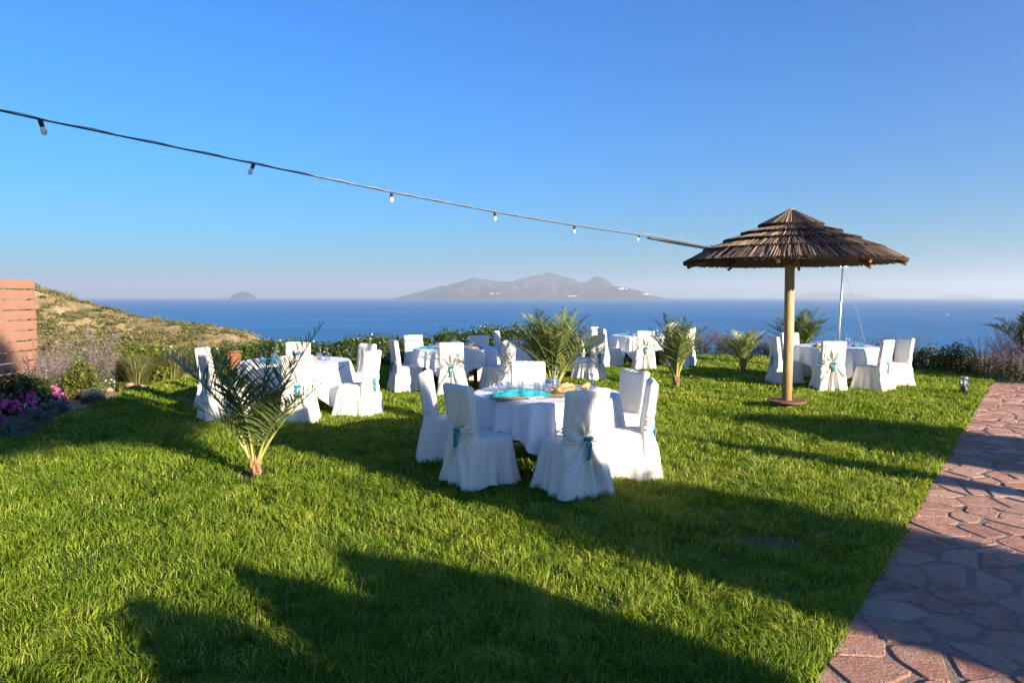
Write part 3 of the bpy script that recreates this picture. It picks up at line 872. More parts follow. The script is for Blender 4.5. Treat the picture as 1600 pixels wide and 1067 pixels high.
def chair_meshes(seed):
    rr = np.random.default_rng(seed)
    out = {}
    # --- seat and skirt
    n = 132
    a = np.linspace(0, 2 * PI, n, endpoint=False)
    folds = [(int(rr.integers(5, 9)), rr.uniform(0, 6.28), .5), (int(rr.integers(10, 15)), rr.uniform(0, 6.28), .35), (int(rr.integers(18, 25)), rr.uniform(0, 6.28), .25)]
    def wave(ph=0): return sum(w * (2.2 * (.5 + .5 * np.cos(m * a + p + ph)) ** 2.2 - .8) for m, p, w in folds)
    corner = np.exp(-((np.abs(np.abs(np.cos(a)) - np.abs(np.sin(a)))) / .28) ** 2)
    rings = []
    for k, z in enumerate(np.concatenate([np.linspace(.0, .42, 17), [.445, .458, .466]])):
        t = max(0.0, 1 - z / .46)
        inset = 0 if z < .43 else (z - .43) * .35
        hx, hy = .222 + .050 * t ** 1.2 - inset, .225 + .055 * t ** 1.2 - inset
        x, y = superellipse(a, hx, hy, 7)
        m = 1 + .085 * t ** 1.0 * wave(.6 * t) + .10 * corner * t ** 1.3
        zz = z + (.012 * np.cos(5 * a + folds[0][1]) + .012) * (t > .93) * 1.0
        rings.append(np.stack([x * m, y * m + .02, np.full(n, z) if t < .93 else zz], 1))
    for s, z in ((.86, .474), (.6, .480), (.3, .482), (.02, .482)):
        x, y = superellipse(a, .212 * s, .215 * s, 6)
        rings.append(np.stack([x, y + .02, np.full(n, z) + .004 * np.cos(3 * a + folds[1][1]) * s], 1))
    V, F = loft(rings); crease(V, .0045, 9, seed)
    out['seat_cover'] = mesh_np('seat_cover', V, np.array(F), M['cover'], smooth=True)
    # --- back panel, falling to the ground behind
    n = 150
    a = np.linspace(0, 2 * PI, n, endpoint=False)
    rings = []
    ktop = .955 + rr.uniform(-.01, .012)
    zk = .545
    m1, m2, p1, p2 = rr.uniform(6, 8), rr.uniform(10, 13), rr.uniform(0, 6.28), rr.uniform(0, 6.28)
    levels = np.concatenate([np.linspace(0, .48, 22), np.linspace(.50, .62, 9), np.linspace(.65, ktop - .02, 12), [ktop - .006, ktop]])
    for z in levels:
        t = max(0.0, (zk - z) / zk)
        pin = math.exp(-((z - zk) / .055) ** 2)
        hx = .222 + .055 * t ** 1.15 - .014 * pin + .008 * max(0, z - .6)
        hy = .05 + .035 * t
        e = max(0.0, z - (ktop - .02)) / .02
        hy *= 1 - .45 * e
        hx -= .012 * e
        x, y = superellipse(a, hx, hy, 6)
        yc = -.205 - .075 * max(0, z - .45) / .5 - .055 * t
        rear = np.clip(-np.sin(a) * 1.6, 0, 1)
        # radiating gathers round the knot
        dx, dz = x, z - zk
        r = np.hypot(dx, dz)
        ang = np.arctan2(dx, -dz if t > 0 else dz)
        if t > 0:
            g = .050 * min(1, t * 2.4) * (np.cos(m1 * 2 * ang + p1) * .6 + np.cos(m2 * 2 * ang + p2) * .35) + .02 * t * np.abs(ang) ** .5
            g += -.05 * t ** .7 * np.exp(-(ang / .13) ** 2)                       # centre opening
        else:
            g = .026 * np.exp(-((r - .12) / .12) ** 2) * np.cos(9 * ang + p1)
        y2 = y + yc - rear * g + rear * .028 * pin * np.exp(-(x / .14) ** 2)
        ear = .022 * (x / .22) ** 2 * np.clip((z - .7) / .25, 0, 1)
        zz = z + ear + .008 * np.sin(x * 14 + p1) * (z > .9)
        if z < .02: zz = zz + .014 * (1 + np.cos(6 * a + p2)) * .7
        rings.append(np.stack([x, y2, np.broadcast_to(zz, x.shape)], 1))
    top = rings[-1]
    c = top.mean(0)
    for s in (.6, .02):
        rings.append(c + (top - c) * np.array([s if s < .1 else .93, s, 1]) + np.array([0, 0, .003]))
    V, F = loft(rings); crease(V, .004, 8, seed + 3)
    out['back_cover'] = mesh_np('back_cover', V, np.array(F), M['cover'], smooth=True)
    # --- gathered tie and turquoise bow
    mb = MB()
    yk = -.262
    for sg in (-1, 1):
        for q, (zo, ro) in enumerate(((.07, .013), (.035, .016), (0.0, .015), (-.03, .012))):
            zo += rr.uniform(-.008, .008)
            P = [(sg * .228, -.205, zk + zo * 1.25 + .015), (sg * .205, -.268, zk + zo * 1.05 + .008), (sg * .12, -.281, zk + zo * .6 - .012), (sg * .045, -.276, zk + zo * .25 - .008), (0, yk - .008, zk + zo * .1)]
            mb.tube(P, [ro * .7, ro, ro, ro * .9, ro * .7], 7)
    out['tie'] = mb.mesh('tie', M['cover'], True)
    mb = MB()
    mb.lathe([(.001, -.018), (.014, -.012), (.018, 0), (.014, .012), (.001, .018)], 10, (0, yk - .028, zk - .005))
    for sg in (-1, 1):
        L = rr.uniform(.10, .15)
        for w in (0, .5):
            xs_ = sg * (.004 + .006 * w)
            P = [(xs_ * .4, yk - .03, zk - .01), (xs_ * 1.4 + sg * .012, yk - .05, zk - .05), (xs_ * 1.6, yk - .045 - .01 * w, zk - .05 - L * .6), (xs_ * 2.1 + rr.uniform(-.01, .01), yk - .05, zk - .05 - L * (1 - .2 * w))]
            mb.tube(P, [.006, .010, .008, .012], 4)
    for sg in (-1, 1):
        mb.tube([(0, yk - .03, zk - .005), (sg * .022, yk - .04, zk + .012), (sg * .042, yk - .035, zk + .004), (sg * .036, yk - .03, zk - .014), (0, yk - .028, zk - .008)], [.006, .012, .014, .011, .006], 6)
    out['bow'] = mb.mesh('bow', M['turq'], True)
    return out
CH = [chair_meshes(s) for s in (21, 22, 23, 24, 25)]
n_chair = [0]
def chair(x, y, fx, fy, label, group):
    k = n_chair[0]
    n_chair[0] += 1
    o = empty('covered_chair', (x, y, .022), math.atan2(-fx, fy))
    for nm, me in CH[k % len(CH)].items():
        link(nm, me, o)
    return tag(o, label, 'chair', group)

# ------------------------------------------------------------------ tables, cloths and table ware
TZ = .80
def table(x, y, r, label, cl_label, seed, rot=0.3, half=1.12):
    t = empty('round_table', (x, y, 0), rot)
    MB().lathe([(.001, TZ - .035), (r - .01, TZ - .035), (r, TZ - .025), (r, TZ - .008), (r - .006, TZ - .003), (.001, TZ - .003)], 40).build('table_top', M['darkwood'], t)
    for k in range(4):
        a = PI / 4 + k * PI / 2
        MB().box((.42 * math.cos(a), .42 * math.sin(a), (TZ - .035) / 2), (.06, .06, TZ - .035)).build('leg', M['darkwood'], t)
    mb = MB()
    for a in (PI / 4, 3 * PI / 4):
        mb.box((0, 0, .25 + .03 * (a > 1)), (.80, .04, .028), a)
    mb.build('stretcher', M['darkwood'], t)
    tag(t, label, 'table', 'round tables on the lawn')
    rr = np.random.default_rng(seed)
    n = 360
    a = np.linspace(0, 2 * PI, n, endpoint=False)
    over = half / np.maximum(np.abs(np.cos(a)), np.abs(np.sin(a))) - r
    ker = np.exp(-(np.arange(-18, 19) / 9.0) ** 2); ker /= ker.sum()
    over = np.convolve(np.concatenate([over[-18:], over, over[:18]]), ker, 'valid')
    over = np.minimum(over, .66)
    rg = lambda m, p: 2.4 * (.5 + .5 * np.cos(m * a + p + .8 * np.sin(2 * a + p))) ** 2 - .9
    fold = .5 * rg(int(rr.integers(13, 17)), rr.uniform(0, 6)) + .35 * rg(int(rr.integers(21, 27)), rr.uniform(0, 6)) + .3 * rg(int(rr.integers(6, 9)), rr.uniform(0, 6))
    rings = []
    for s in (.004, .25, .5, .75, .92, .985):
        rings.append(np.stack([r * s * np.cos(a), r * s * np.sin(a), np.full(n, TZ + .003) + .002 * np.cos(4 * a + s * 9) * s], 1))
    for k in range(15):
        u = k / 14
        d = over * u
        rad = r + .010 + .05 * u * (over / .5) + .070 * u ** .6 * fold * np.clip(over / .4, .4, 1.4)
        zz = TZ - .006 - d + .008 * np.exp(-u * 30)
        rings.append(np.stack([rad * np.cos(a), rad * np.sin(a), zz], 1))
    V, F = loft(rings)
    me = mesh_np('tablecloth', V, np.array(F), M['cloth'], smooth=True)
    tag(link('tablecloth', me, None, (x, y, 0), (0, 0, rot)), cl_label, 'tablecloth', 'white tablecloths')

def wine_glass_mesh():
    # stands upside down: rim on the cloth, foot in the air
    prof = [(.031, 0), (.036, .025), (.037, .045), (.030, .068), (.014, .084), (.0058, .094), (.005, .13), (.0058, .160), (.012, .165), (.033, .169), (.033, .173), (.001, .173)]
    return MB().lathe(prof, 16).mesh('wine_glass', M['glass'], True)
def tumbler_mesh():
    prof = [(.036, 0), (.034, .03), (.031, .085), (.030, .092), (.001, .092)]
    return MB().lathe(prof, 16).mesh('tumbler', M['glass'], True)
WG, TU = wine_glass_mesh(), tumbler_mesh()
for me_ in (WG, TU):
    pass

def crumple(name, mat, L, W, H, seed, ridges=5, res=(44, 26), parent=None):
    """A loosely bunched cloth lying flat: closed, folded mound."""
    V = []
    nu, nv = res
    for i in range(nu):
        for j in range(nv):
            u, v = i / (nu - 1) * 2 - 1, j / (nv - 1) * 2 - 1
            wv = W * (1 - .3 * u * u + .55 * noise.noise((u * 3.1, seed, v * .6)))
            x = L * u + .03 * noise.noise((v * 2, seed + 3, u))
            yv = wv * v + .55 * W * noise.noise((u * 2.2, seed + 8, 0))
            h = H * (1 - abs(v) ** 2.2) * (1 - abs(u) ** 5) * (.66 + .36 * noise.noise((u * 2.2, v * 1.3, seed)))
            h += H * .22 * (1 - 2.2 * abs(noise.noise((u * 7 + v * 2, v * 4 - u, seed + 6)))) * (1 - abs(v) ** 3) * (1 - abs(u) ** 4)
            h += H * .26 * math.sin(v * ridges + 2.2 * noise.noise((u * 1.2, v * .8, seed + 1)) * 2) * (1 - abs(v) ** 3)
            V.append((x, yv, max(.004, h)))
    F = [(i * nv + j, (i + 1) * nv + j, (i + 1) * nv + j + 1, i * nv + j + 1) for i in range(nu - 1) for j in range(nv - 1)]
    return mesh_np(name, np.array(V), np.array(F), mat, smooth=True)

def on_table(tx, ty, x, y): return (tx + x, ty + y, TZ + .006)
def put_glass(kind, tx, ty, x, y, label, group):
    o = link(kind, WG if kind == 'wine_glass' else TU, None, on_table(tx, ty, x, y), (0, 0, random.uniform(0, 6)))
    s = random.uniform(1.08, 1.22)
    o.scale = (s, s, s)
    return tag(o, label, 'glass', group)

def glass_bowl(tx, ty, x, y, label, R=.085):
    o = empty('glass_bowl', on_table(tx, ty, x, y))
    MB().lathe([(R * .45, 0), (R * .8, R * .25), (R, R * .75), (R * .93, R * 1.2), (R * .72, R * 1.5), (R * .78, R * 1.6)], 22).build('bowl', M['glass'], o, True)
    for k in range(6):
        a = k * 1.1
        rr_ = R * (.1 if k == 0 else .5)
        mb = MB().lathe([(.001, 0), (.02, .006), (.026, .014), (.02, .022), (.001, .028)], 9)
        mb.build('sea_shell', M['shell'], o, True, (rr_ * math.cos(a), rr_ * math.sin(a), R * .22 + .014 * (k % 3)), (random.uniform(-.6, .6), random.uniform(-.6, .6), a))
    tag(o, label, 'bowl')

def napkin(tx, ty, x, y, rz, label, group=None):
    me = crumple('folded_napkin', M['napkin'], .11, .06, .016, random.uniform(0, 50), 2, (14, 9))
    tag(link('folded_napkin', me, None, on_table(tx, ty, x, y), (0, 0, rz)), label, 'napkin', group)

def cutlery(tx, ty, x, y, rz, label):
    o = empty('table_knife', on_table(tx, ty, x, y), rz)
    MB().box((0, -.055, .006), (.013, .09, .006)).build('handle', M['cutlery'], o)
    MB().add([(-.008, -.009, .003), (.008, -.009, .003), (.009, .09, .003), (-.002, .115, .003), (-.008, -.009, .007), (.008, -.009, .007), (.009, .09, .007), (-.002, .115, .007)], [(3, 2, 1, 0), (4, 5, 6, 7), (0, 1, 5, 4), (1, 2, 6, 5), (2, 3, 7, 6), (3, 0, 4, 7)]).build('blade', M['cutlery'], o)
    tag(o, label, 'knife')

T = {'near': (.37, 7.75, .79), 'palm': (-3.56, 11.65, .86), 'hedge': (-1.17, 14.6, .84), 'hidden': (.85, 16.9, .82), 'far': (3.55, 19.35, .82), 'parasol': (6.95, 15.1, .86)}
WHERE = {'near': 'nearest table', 'palm': 'table behind the dark young palm', 'hedge': 'table before the green hedge', 'hidden': 'table half hidden by the bushy palm', 'far': 'farthest table', 'parasol': 'table beyond the parasol'}
for i, (k, (x, y, r)) in enumerate(T.items()):
    table(x, y, r, {'near': 'round dark wood table under a white cloth, nearest of all', 'palm': 'round clothed table standing behind the dark young palm', 'hedge': 'round clothed table standing before the green hedge',
                    'hidden': 'round clothed table half hidden behind the bushy palm', 'far': 'round clothed table farthest off by the sea edge', 'parasol': 'round clothed table beyond the thatched parasol'}[k],
          'white cloth with long folds draped over the ' + WHERE[k], 40 + i, rot=[.95, .2, .75, .1, .5, .35][i], half=[1.13, 1.2, 1.16, 1.12, 1.14, 1.2][i])

# x, y, facing x, facing y, label
CHAIRS = {
 'near': [(.56, 6.64, -.45, .89, 'covered chair at the nearest table with its back to the viewer, half lit'),
          (-.30, 6.98, .80, .60, 'shaded covered chair with a bare seat at the corner of the nearest table'),
          (-.70, 7.98, 1.0, -.08, 'covered chair at the side of the nearest table, mostly behind another chair'),
          (1.15, 7.22, -1.0, .10, 'covered chair seen edge-on with bow hanging, beside the nearest table'),
          (1.22, 8.22, -.80, -.50, 'covered chair facing the viewer at the sunlit rear of the nearest table'),
          (.22, 8.92, .05, -1.0, 'covered chair directly behind the glasses of the nearest table')],
 'palm': [(-3.15, 10.46, -.22, .97, 'covered chair seen through the dark palm, its back to the viewer'),
          (-2.42, 11.05, -.95, .28, 'covered chair with a draped seat nearest the gap, at the palm-side table'),
          (-2.78, 12.55, -.65, -.75, 'covered chair facing the viewer across the table behind the dark palm'),
          (-4.36, 10.72, .76, .65, 'covered chair in shade behind the drooping fronds of the dark palm'),
          (-4.85, 11.75, 1.0, .0, 'covered chair beside the wicker stand at the palm-side table'),
          (-3.95, 12.92, .1, -1.0, 'covered chair against the hedge on the far side of the palm-side table')],
 'hedge': [(-2.05, 13.88, .90, .40, 'covered chair turned sideways at the near edge of the hedge table'),
           (-2.02, 15.32, .55, -.84, 'sunlit covered chair facing the viewer with its back to the hedge'),
           (-.78, 15.62, -.15, -1.0, 'covered chair behind the glasses of the hedge table'),
           (-1.10, 13.30, .05, 1.0, 'covered chair with palm frond shadows across its back'),
           (-.28, 14.0, -.85, .52, 'sunlit covered chair between the hedge table and the bushy palm')],
 'hidden': [(1.70, 15.85, -.80, .60, 'bright covered chair just past the bushy palm with a small bow'),
            (-.12, 17.4, 1.0, -.2, 'covered chair peeping out behind the bushy palm')],
 'far': [(3.38, 18.15, .05, 1.0, 'sunlit covered chair with its back to the viewer at the farthest table'),
         (2.62, 18.75, .92, .25, 'covered chair at the shaded side of the farthest table'),
         (2.55, 19.75, .85, -.5, 'covered chair facing the viewer behind the bright one past the bushy palm'),
         (4.40, 18.60, -.75, .66, 'covered chair behind the fronds of the lawn palm'),
         (4.70, 19.6, -1.0, -.1, 'covered chair at the end of the farthest table, behind the lawn palm')],
 'parasol': [(6.27, 14.02, .12, 1.0, 'covered chair with gathered back and bow, next to the parasol pole'),
             (7.10, 13.95, -.62, .79, 'sunlit covered chair with turquoise tassel at the parasol-side table'),
             (7.86, 14.62, -.95, -.15, 'covered chair closest to the small path light'),
             (5.82, 15.05, 1.0, .05, 'covered chair partly hidden by the parasol pole'),
             (6.55, 16.35, .2, -1.0, 'covered chair facing the viewer behind the parasol pole')],
}
for k, L in CHAIRS.items():
    for x, y, fx, fy, lab in L:
        d = math.hypot(fx, fy)
        chair(x, y, fx / d, fy / d, lab, 'white covered chairs')

# nearest table laid as in the photo
tx, ty, tr = T['near']
me = crumple('turquoise_runner', M['turq'], .31, .075, .075, 3.0, 9)
tag(link('turquoise_runner', me, None, on_table(tx, ty, -.28, -.36), (0, 0, .04)), 'bunched turquoise cloth lying on the nearest table', 'cloth')
def flat_strip(name, mat, L, W, seed, h=.008):
    V, nu, nv = [], 40, 8
    for i in range(nu):
        for j in range(nv):
            u, v = i / (nu - 1) * 2 - 1, j / (nv - 1) * 2 - 1
            V.append((L * u, W * v + .04 * noise.noise((u * 2, seed, 0)), h + .008 * noise.noise((u * 4, v * 2, seed)) + .004 * math.sin(v * 3)))
    return mesh_np(name, np.array(V), np.array([(i * nv + j, (i + 1) * nv + j, (i + 1) * nv + j + 1, i * nv + j + 1) for i in range(nu - 1) for j in range(nv - 1)]), mat, smooth=True)
tag(link('burlap_runner', flat_strip('burlap_runner', M['burlap'], .56, .12, 2.0), None, on_table(tx, ty, -.06, -.38), (0, 0, .42)), 'brown burlap runner under the turquoise cloth of the nearest table', 'runner')
me = crumple('burlap_sack', M['burlap'], .27, .10, .085, 9.0, 9)
tag(link('burlap_sack', me, None, on_table(tx, ty, .30, .02), (0, 0, .12)), 'bunched tan burlap cloth beside the glass bowl on the nearest table', 'cloth')
glass_bowl(tx, ty, .06, -.02, 'round glass bowl of sea shells at the middle of the nearest table', .10)
GL = 'glasses standing on the nearest table'
put_glass('wine_glass', tx, ty, -.50, .02, 'upturned wine glass outermost behind the turquoise cloth, nearest table', GL)
put_glass('wine_glass', tx, ty, -.42, .15, 'taller looking upturned wine glass before the rear chair, nearest table', GL)
put_glass('wine_glass', tx, ty, .12, .38, 'upturned wine glass behind the bowl on the nearest table', GL)
put_glass('wine_glass', tx, ty, .50, -.12, 'upturned wine glass in front of the burlap on the nearest table', GL)
put_glass('wine_glass', tx, ty, .52, .16, 'upturned wine glass behind the burlap on the nearest table', GL)
put_glass('tumbler', tx, ty, -.40, .0, 'upturned tumbler beside two wine glasses on the nearest table', GL)
put_glass('tumbler', tx, ty, -.28, .06, 'upturned tumbler behind the turquoise cloth on the nearest table', GL)
put_glass('tumbler', tx, ty, -.10, .03, 'upturned tumbler next to the shell bowl on the nearest table', GL)
put_glass('tumbler', tx, ty, .33, -.30, 'upturned tumbler before the burlap on the nearest table', GL)
put_glass('tumbler', tx, ty, -.02, -.22, 'upturned tumbler against the turquoise cloth on the nearest table', GL)
napkin(tx, ty, -.12, -.47, .5, 'white folded napkin beside the turquoise cloth on the nearest table')
napkin(tx, ty, .52, -.33, .2, 'white folded napkin before the upturned tumbler on the nearest table')
cutlery(tx, ty, .40, -.42, 1.0, 'steel table knife lying close to the chair back, nearest table')
cutlery(tx, ty, .45, -.44, 1.05, 'second steel table knife beside the first on the nearest table')
o = empty('black_pen_case', (-.12, 7.06, .488), .3)
MB().box((0, 0, .006), (.05, .016, .012)).build('case_body', M['black'], o)
MB().box((.03, 0, .006), (.012, .014, .010)).build('case_cap', M['steel'], o)
tag(o, 'tiny black case lying on a covered chair seat', 'case')

for k in ('palm', 'hedge', 'hidden', 'far', 'parasol'):
    tx, ty, tr = T[k]
    q = random.Random(k)
    ORD = ['leftmost', 'second from left', 'third from left', 'fourth from left', 'fifth from left', 'sixth from left', 'rightmost']
    for kind, word, num, rad, ph in (('wine_glass', 'wine glass', 7, .52, 0.0), ('tumbler', 'tumbler', 5, .40, .5)):
        sp = []
        for j in range(num):
            a = j * 2 * PI / num + ph + q.uniform(-.2, .2)
            sp.append((rad * math.cos(a), rad * math.sin(a)))
        sp.sort(key=lambda p: (tx + p[0]) / (ty + p[1]))
        for j, p in enumerate(sp):
            put_glass(kind, tx, ty, p[0], p[1], 'upturned %s on the %s, %s' % (word, WHERE[k], ORD[-1] if j == num - 1 else ORD[j]), word + 's on the ' + WHERE[k])
    glass_bowl(tx, ty, .02, .08, 'glass bowl of sea shells on the ' + WHERE[k])
    a = {'palm': (-.28, -.45), 'hedge': (-.5, -.3), 'hidden': (.2, -.3), 'far': (-.45, -.2), 'parasol': (.35, -.2)}[k]
    me = crumple('turquoise_runner', M['turq'], .20, .075, .05, q.uniform(0, 30), 5, (28, 18))
    tag(link('turquoise_runner', me, None, on_table(tx, ty, *a), (0, 0, q.uniform(-.6, .6))), 'bunched turquoise cloth on the ' + WHERE[k], 'cloth')
    me = crumple('burlap_sack', M['burlap'], .20, .085, .07, q.uniform(0, 30), 4, (28, 18))
    b = {'palm': (.25, -.25), 'hedge': (.35, -.2), 'hidden': (-.3, .1), 'far': (-.05, -.35), 'parasol': (-.52, -.42)}[k]
    tag(link('burlap_sack', me, None, on_table(tx, ty, *b), (0, 0, q.uniform(-.6, .6))), 'tan burlap cloth on the ' + WHERE[k], 'cloth')

# wicker stand beside the table behind the palm
w = empty('wicker_stand', (-5.0, 12.75, -.08))
mb = MB()
for j in range(34):
    z = .02 + j * .027
    mb.lathe([(.095, z - .012), (.107 + .004 * (j % 2), z), (.095, z + .012)], 18)
mb.build('woven_body', M['wicker'], w, True)
for j in range(8):
    a = j * PI / 4
    MB().tube([(.108 * math.cos(a), .108 * math.sin(a), 0), (.108 * math.cos(a), .108 * math.sin(a), .95)], .007, 6).build('cane_upright', M['wicker'], w)
MB().lathe([(.07, .93), (.118, .935), (.122, .95), (.118, .965), (.07, .96)], 18).build('rim', M['wicker'], w, True)
tag(w, 'brown woven wicker stand between covered chair and hedge', 'wicker stand')

# ------------------------------------------------------------------ thatched parasol
UX, UY = 4.52, 11.62
U = empty('thatched_parasol', (UX, UY, 0))
APEX = 3.27
RT = [.0, .505, .775, 1.05, 1.37, 1.69]
DR = [.0, .265, .385, .505, .655, .85]
uq = random.Random(31)
for i in range(1, 6):
    r1, d1 = RT[i], DR[i]
    r0 = max(.015, RT[i - 1] - .20)
    sl = (DR[i] - DR[i - 1] - (.052 if i > 1 else 0)) / (RT[i] - RT[i - 1])
    off = 0.0 if i == 1 else .05
    d0 = max(.0, d1 - sl * (r1 - r0))
    V, F, A = [], [], []
    for layer in range(3):
        N = int(2 * PI * r1 / .0145)
        for k in range(N):
            a0 = 2 * PI * (k + uq.random()) / N
            a1 = a0 + uq.gauss(0, .012)
            rb = r1 + uq.uniform(-.010, .009) - .004 * layer
            ra_ = r0 * uq.uniform(.9, 1.1)
            w0, w1 = .0035 + .004 * min(1, ra_ / r1), uq.uniform(.006, .0105)
            lift = -.022 * layer + uq.uniform(-.008, .008)
            zb = APEX - (d1 - sl * (r1 - rb)) + lift
            za = APEX - d0 + lift * .4
            up = .008
            o = len(V)
            for (rad, aa, ww, zz) in ((ra_, a0, w0, za), (rb, a1, w1, zb)):
                c, s = math.cos(aa), math.sin(aa)
                V += [(rad * c - s * ww, rad * s + c * ww, zz), (rad * c + s * ww, rad * s - c * ww, zz), (rad * c, rad * s, zz + up)]
            F += [(o, o + 2, o + 5, o + 3), (o + 2, o + 1, o + 4, o + 5), (o + 1, o, o + 3, o + 4)]
            val = min(1, max(0, uq.gauss(.42, .2) if uq.random() < .82 else uq.uniform(.7, 1)))
            A += [val * (.8 if layer else 1)] * 6
    mb = MB(); mb.v, mb.f, mb.a = V, F, A
    # matted core between the reed layers
    n = 64
    o = len(mb.v)
    for (rad, zz) in ((r0, APEX - d0 - .02), (r1 - .05, APEX - d1 + sl * .05 - .012), (r1 - .05, APEX - d1 + sl * .05 - .05), (r0, APEX - d0 - .05)):
        for k in range(n):
            mb.v.append((rad * math.cos(2 * PI * k / n), rad * math.sin(2 * PI * k / n), zz)); mb.a.append(.3)
    for l in range(3):
        for k in range(n):
            mb.f.append((o + l * n + k, o + l * n + (k + 1) % n, o + (l + 1) * n + (k + 1) % n, o + (l + 1) * n + k))
    mb.build('thatch_tier', M['reed'], U)
MB().lathe([(.001, APEX + .02), (.03, APEX + .004), (.085, APEX - .045), (.08, APEX - .055), (.001, APEX - .03)], 14).build('top_cap', M['pole'], U)
MB().tube([(0, 0, .14), (.012, .004, 1.2), (0, 0, 2.3), (0, 0, 3.16)], [.080, .079, .076, .07], 20).build('pole', M['pole'], U, True)
for k in range(8):
    a = k * PI / 4 + .32
    c, s = math.cos(a), math.sin(a)
    mb = MB()
    P = [(.09 * c, .09 * s, APEX - .16), (.9 * c, .9 * s, APEX - .545), (1.66 * c, 1.66 * s, APEX - .925)]
    mb.tube(P, [.03, .03, .028], 6)
    mb.build('rafter', M['rafter'], U)
    MB().tube([(.078 * c, .078 * s, 2.42), (.55 * c, .55 * s, APEX - .44)], [.02, .02], 6).build('strut', M['rafter'], U)
MB().lathe([(.095, 2.36), (.1, 2.37), (.1, 2.47), (.095, 2.48)], 16).build('collar', M['rafter'], U)
MB().lathe([(.082, .125), (.295, .125), (.305, .132), (.305, .150), (.298, .157), (.082, .157)], 36).build('base_plate', M['base_disc'], U)
MB().lathe([(.11, -.02), (.10, .03), (.09, .125), (.088, .125)], 16).build('base_foot', M['black'], U)
tag(U, 'tiered thatched reed parasol on a peeled timber pole', 'parasol')

# ------------------------------------------------------------------ string of lights tied to the parasol
D0, XK, XC = 4.35, 409.0, .25
def cable_pt(t):
    d = D0 * (1 + XC * t)
    px = 75 + XK * t / (1 + XC * t)
    return (px - 800) / FPX * d, d
def cable_z(px, d):
    xs_, ys_ = [-900, -300, 0, 75, 402, 614, 774, 897, 993, 1010, 1105, 1140], [20, 118, 170, 187, 256, 301, 332, 353, 367, 371, 388, 393]
    y = np.interp(px, xs_, ys_)
    cy_ = (533.5 - y) / FPX
    return CAM_H + d * (cy_ * math.cos(PITCH) - math.sin(PITCH)) / (math.cos(PITCH) + cy_ * math.sin(PITCH))
def cab(t):
    x, d = cable_pt(t)
    px = 75 + XK * t / (1 + XC * t)
    return Vector((x, d, cable_z(px, d)))
S = empty('string_light', cab(0))
S0 = cab(0)
ts = [-1.5, -1.0, -.5, -.18, 0, .5, 1, 1.5, 2, 2.5, 3, 3.5, 4, 4.5, 5, 5.6]
def smooth_chain(tl, off=Vector((0, 0, 0))): return [cab(t) - S0 + off for t in tl]
MB().tube(smooth_chain(ts), .0052, 6).build('supply_cable', M['black'], S, True)
wire_pts, n_w = [], 150
for k in range(n_w):
    t = -1.5 + 7.1 * k / (n_w - 1)
    a = k * 1.1
    wire_pts.append(cab(t) - S0 + Vector((0, .005 * math.cos(a), .007 + .004 * math.sin(a))))
MB().tube(wire_pts, .0042, 5).build('steel_wire', M['wire'], S)
tl = [5.35, 6.0, 6.6, 7.1]
MB().tube(smooth_chain(tl, Vector((0, 0, -.004))), [.02, .024, .022, .02], 8).build('tension_rod', M['black'], S, True)
MB().tube(smooth_chain([5.2, 6.2, 7.15], Vector((0, 0, .045))), .007, 5).build('tie_rope', M['wire'], S)
for k in range(6):
    t = [0, 1.0, 1.965, 2.98, 4.04, 5.18][k]
    p = cab(t) - S0
    tilt = [(.35, -.1), (-.2, .35), (0, .02), (0, 0), (.05, .08), (-.3, .5)][k]
    so = MB().lathe([(.001, .004), (.017, .0), (.018, -.012), (.016, -.05), (.013, -.052)], 12).build('socket', M['black'], S, True, p, (tilt[0], tilt[1], 0))
    so.scale = (.82, .82, .82)
    MB().lathe([(.012, -.048), (.0165, -.058), (.0215, -.075), (.0225, -.088), (.018, -.103), (.009, -.111), (.001, -.113)], 14).build('bulb', M['bulb'], so, True)
tag(S, 'string of six pale bulbs on a cable running to the parasol', 'string lights')
pst = cab(-1.5)
o = empty('cable_post', (pst.x, pst.y, 0))
MB().tube([(0, 0, -.1), (0, 0, pst.z + .1)], [.05, .045], 12).build('post', M['pole'], o, True)
MB().lathe([(.052, pst.z - .03), (.058, pst.z - .02), (.058, pst.z + .02), (.052, pst.z + .03)], 12).build('clamp', M['steel'], o)
tag(o, 'timber post beside the viewer that holds the bulb string', 'post')

# ------------------------------------------------------------------ mast, path light, boat
mt, mb_ = ground_at(1309, 572), None
o = empty('metal_mast', (7.76, 16.9, 0))
MB().tube([(0, 0, -.05), (.03, 0, 1.3), (.075, 0, 2.62)], [.027, .027, .023], 12).build('pole', M['steel'], o, True)
MB().box((.075, 0, 2.56), (.17, .04, .035)).build('cross_bracket', M['steel'], o)
MB().lathe([(.022, 2.60), (.045, 2.62), (.045, 2.66), (.001, 2.67)], 12, (.075, 0, 0)).build('mast_cap', M['steel'], o)
MB().tube([(.08, 0, 2.53), (.42, -.1, 1.4), (.78, -.15, .0)], .0055, 5).build('guy_wire', M['wire'], o)
tag(o, 'slim silver metal mast with guy wire behind the parasol-side table', 'mast')

b = ground_at(1506, 617)
o = empty('path_light', (b.x, b.y, 0))
MB().lathe([(.066, -.02), (.066, .155), (.062, .16)], 24).build('dark_base', M['black'], o, True)
MB().lathe([(.060, .158), (.060, .315)], 24).build('clear_sleeve', M['glass'], o, True)
MB().lathe([(.03, .158), (.022, .21), (.03, .28), (.001, .285)], 16).build('diffuser', M['bulb'], o, True)
MB().lathe([(.063, .313), (.065, .32), (.065, .335), (.05, .345), (.001, .347)], 24).build('light_cap', M['wire'], o, True)
tag(o, 'short bollard light with clear sleeve in the grass by the path', 'path light')

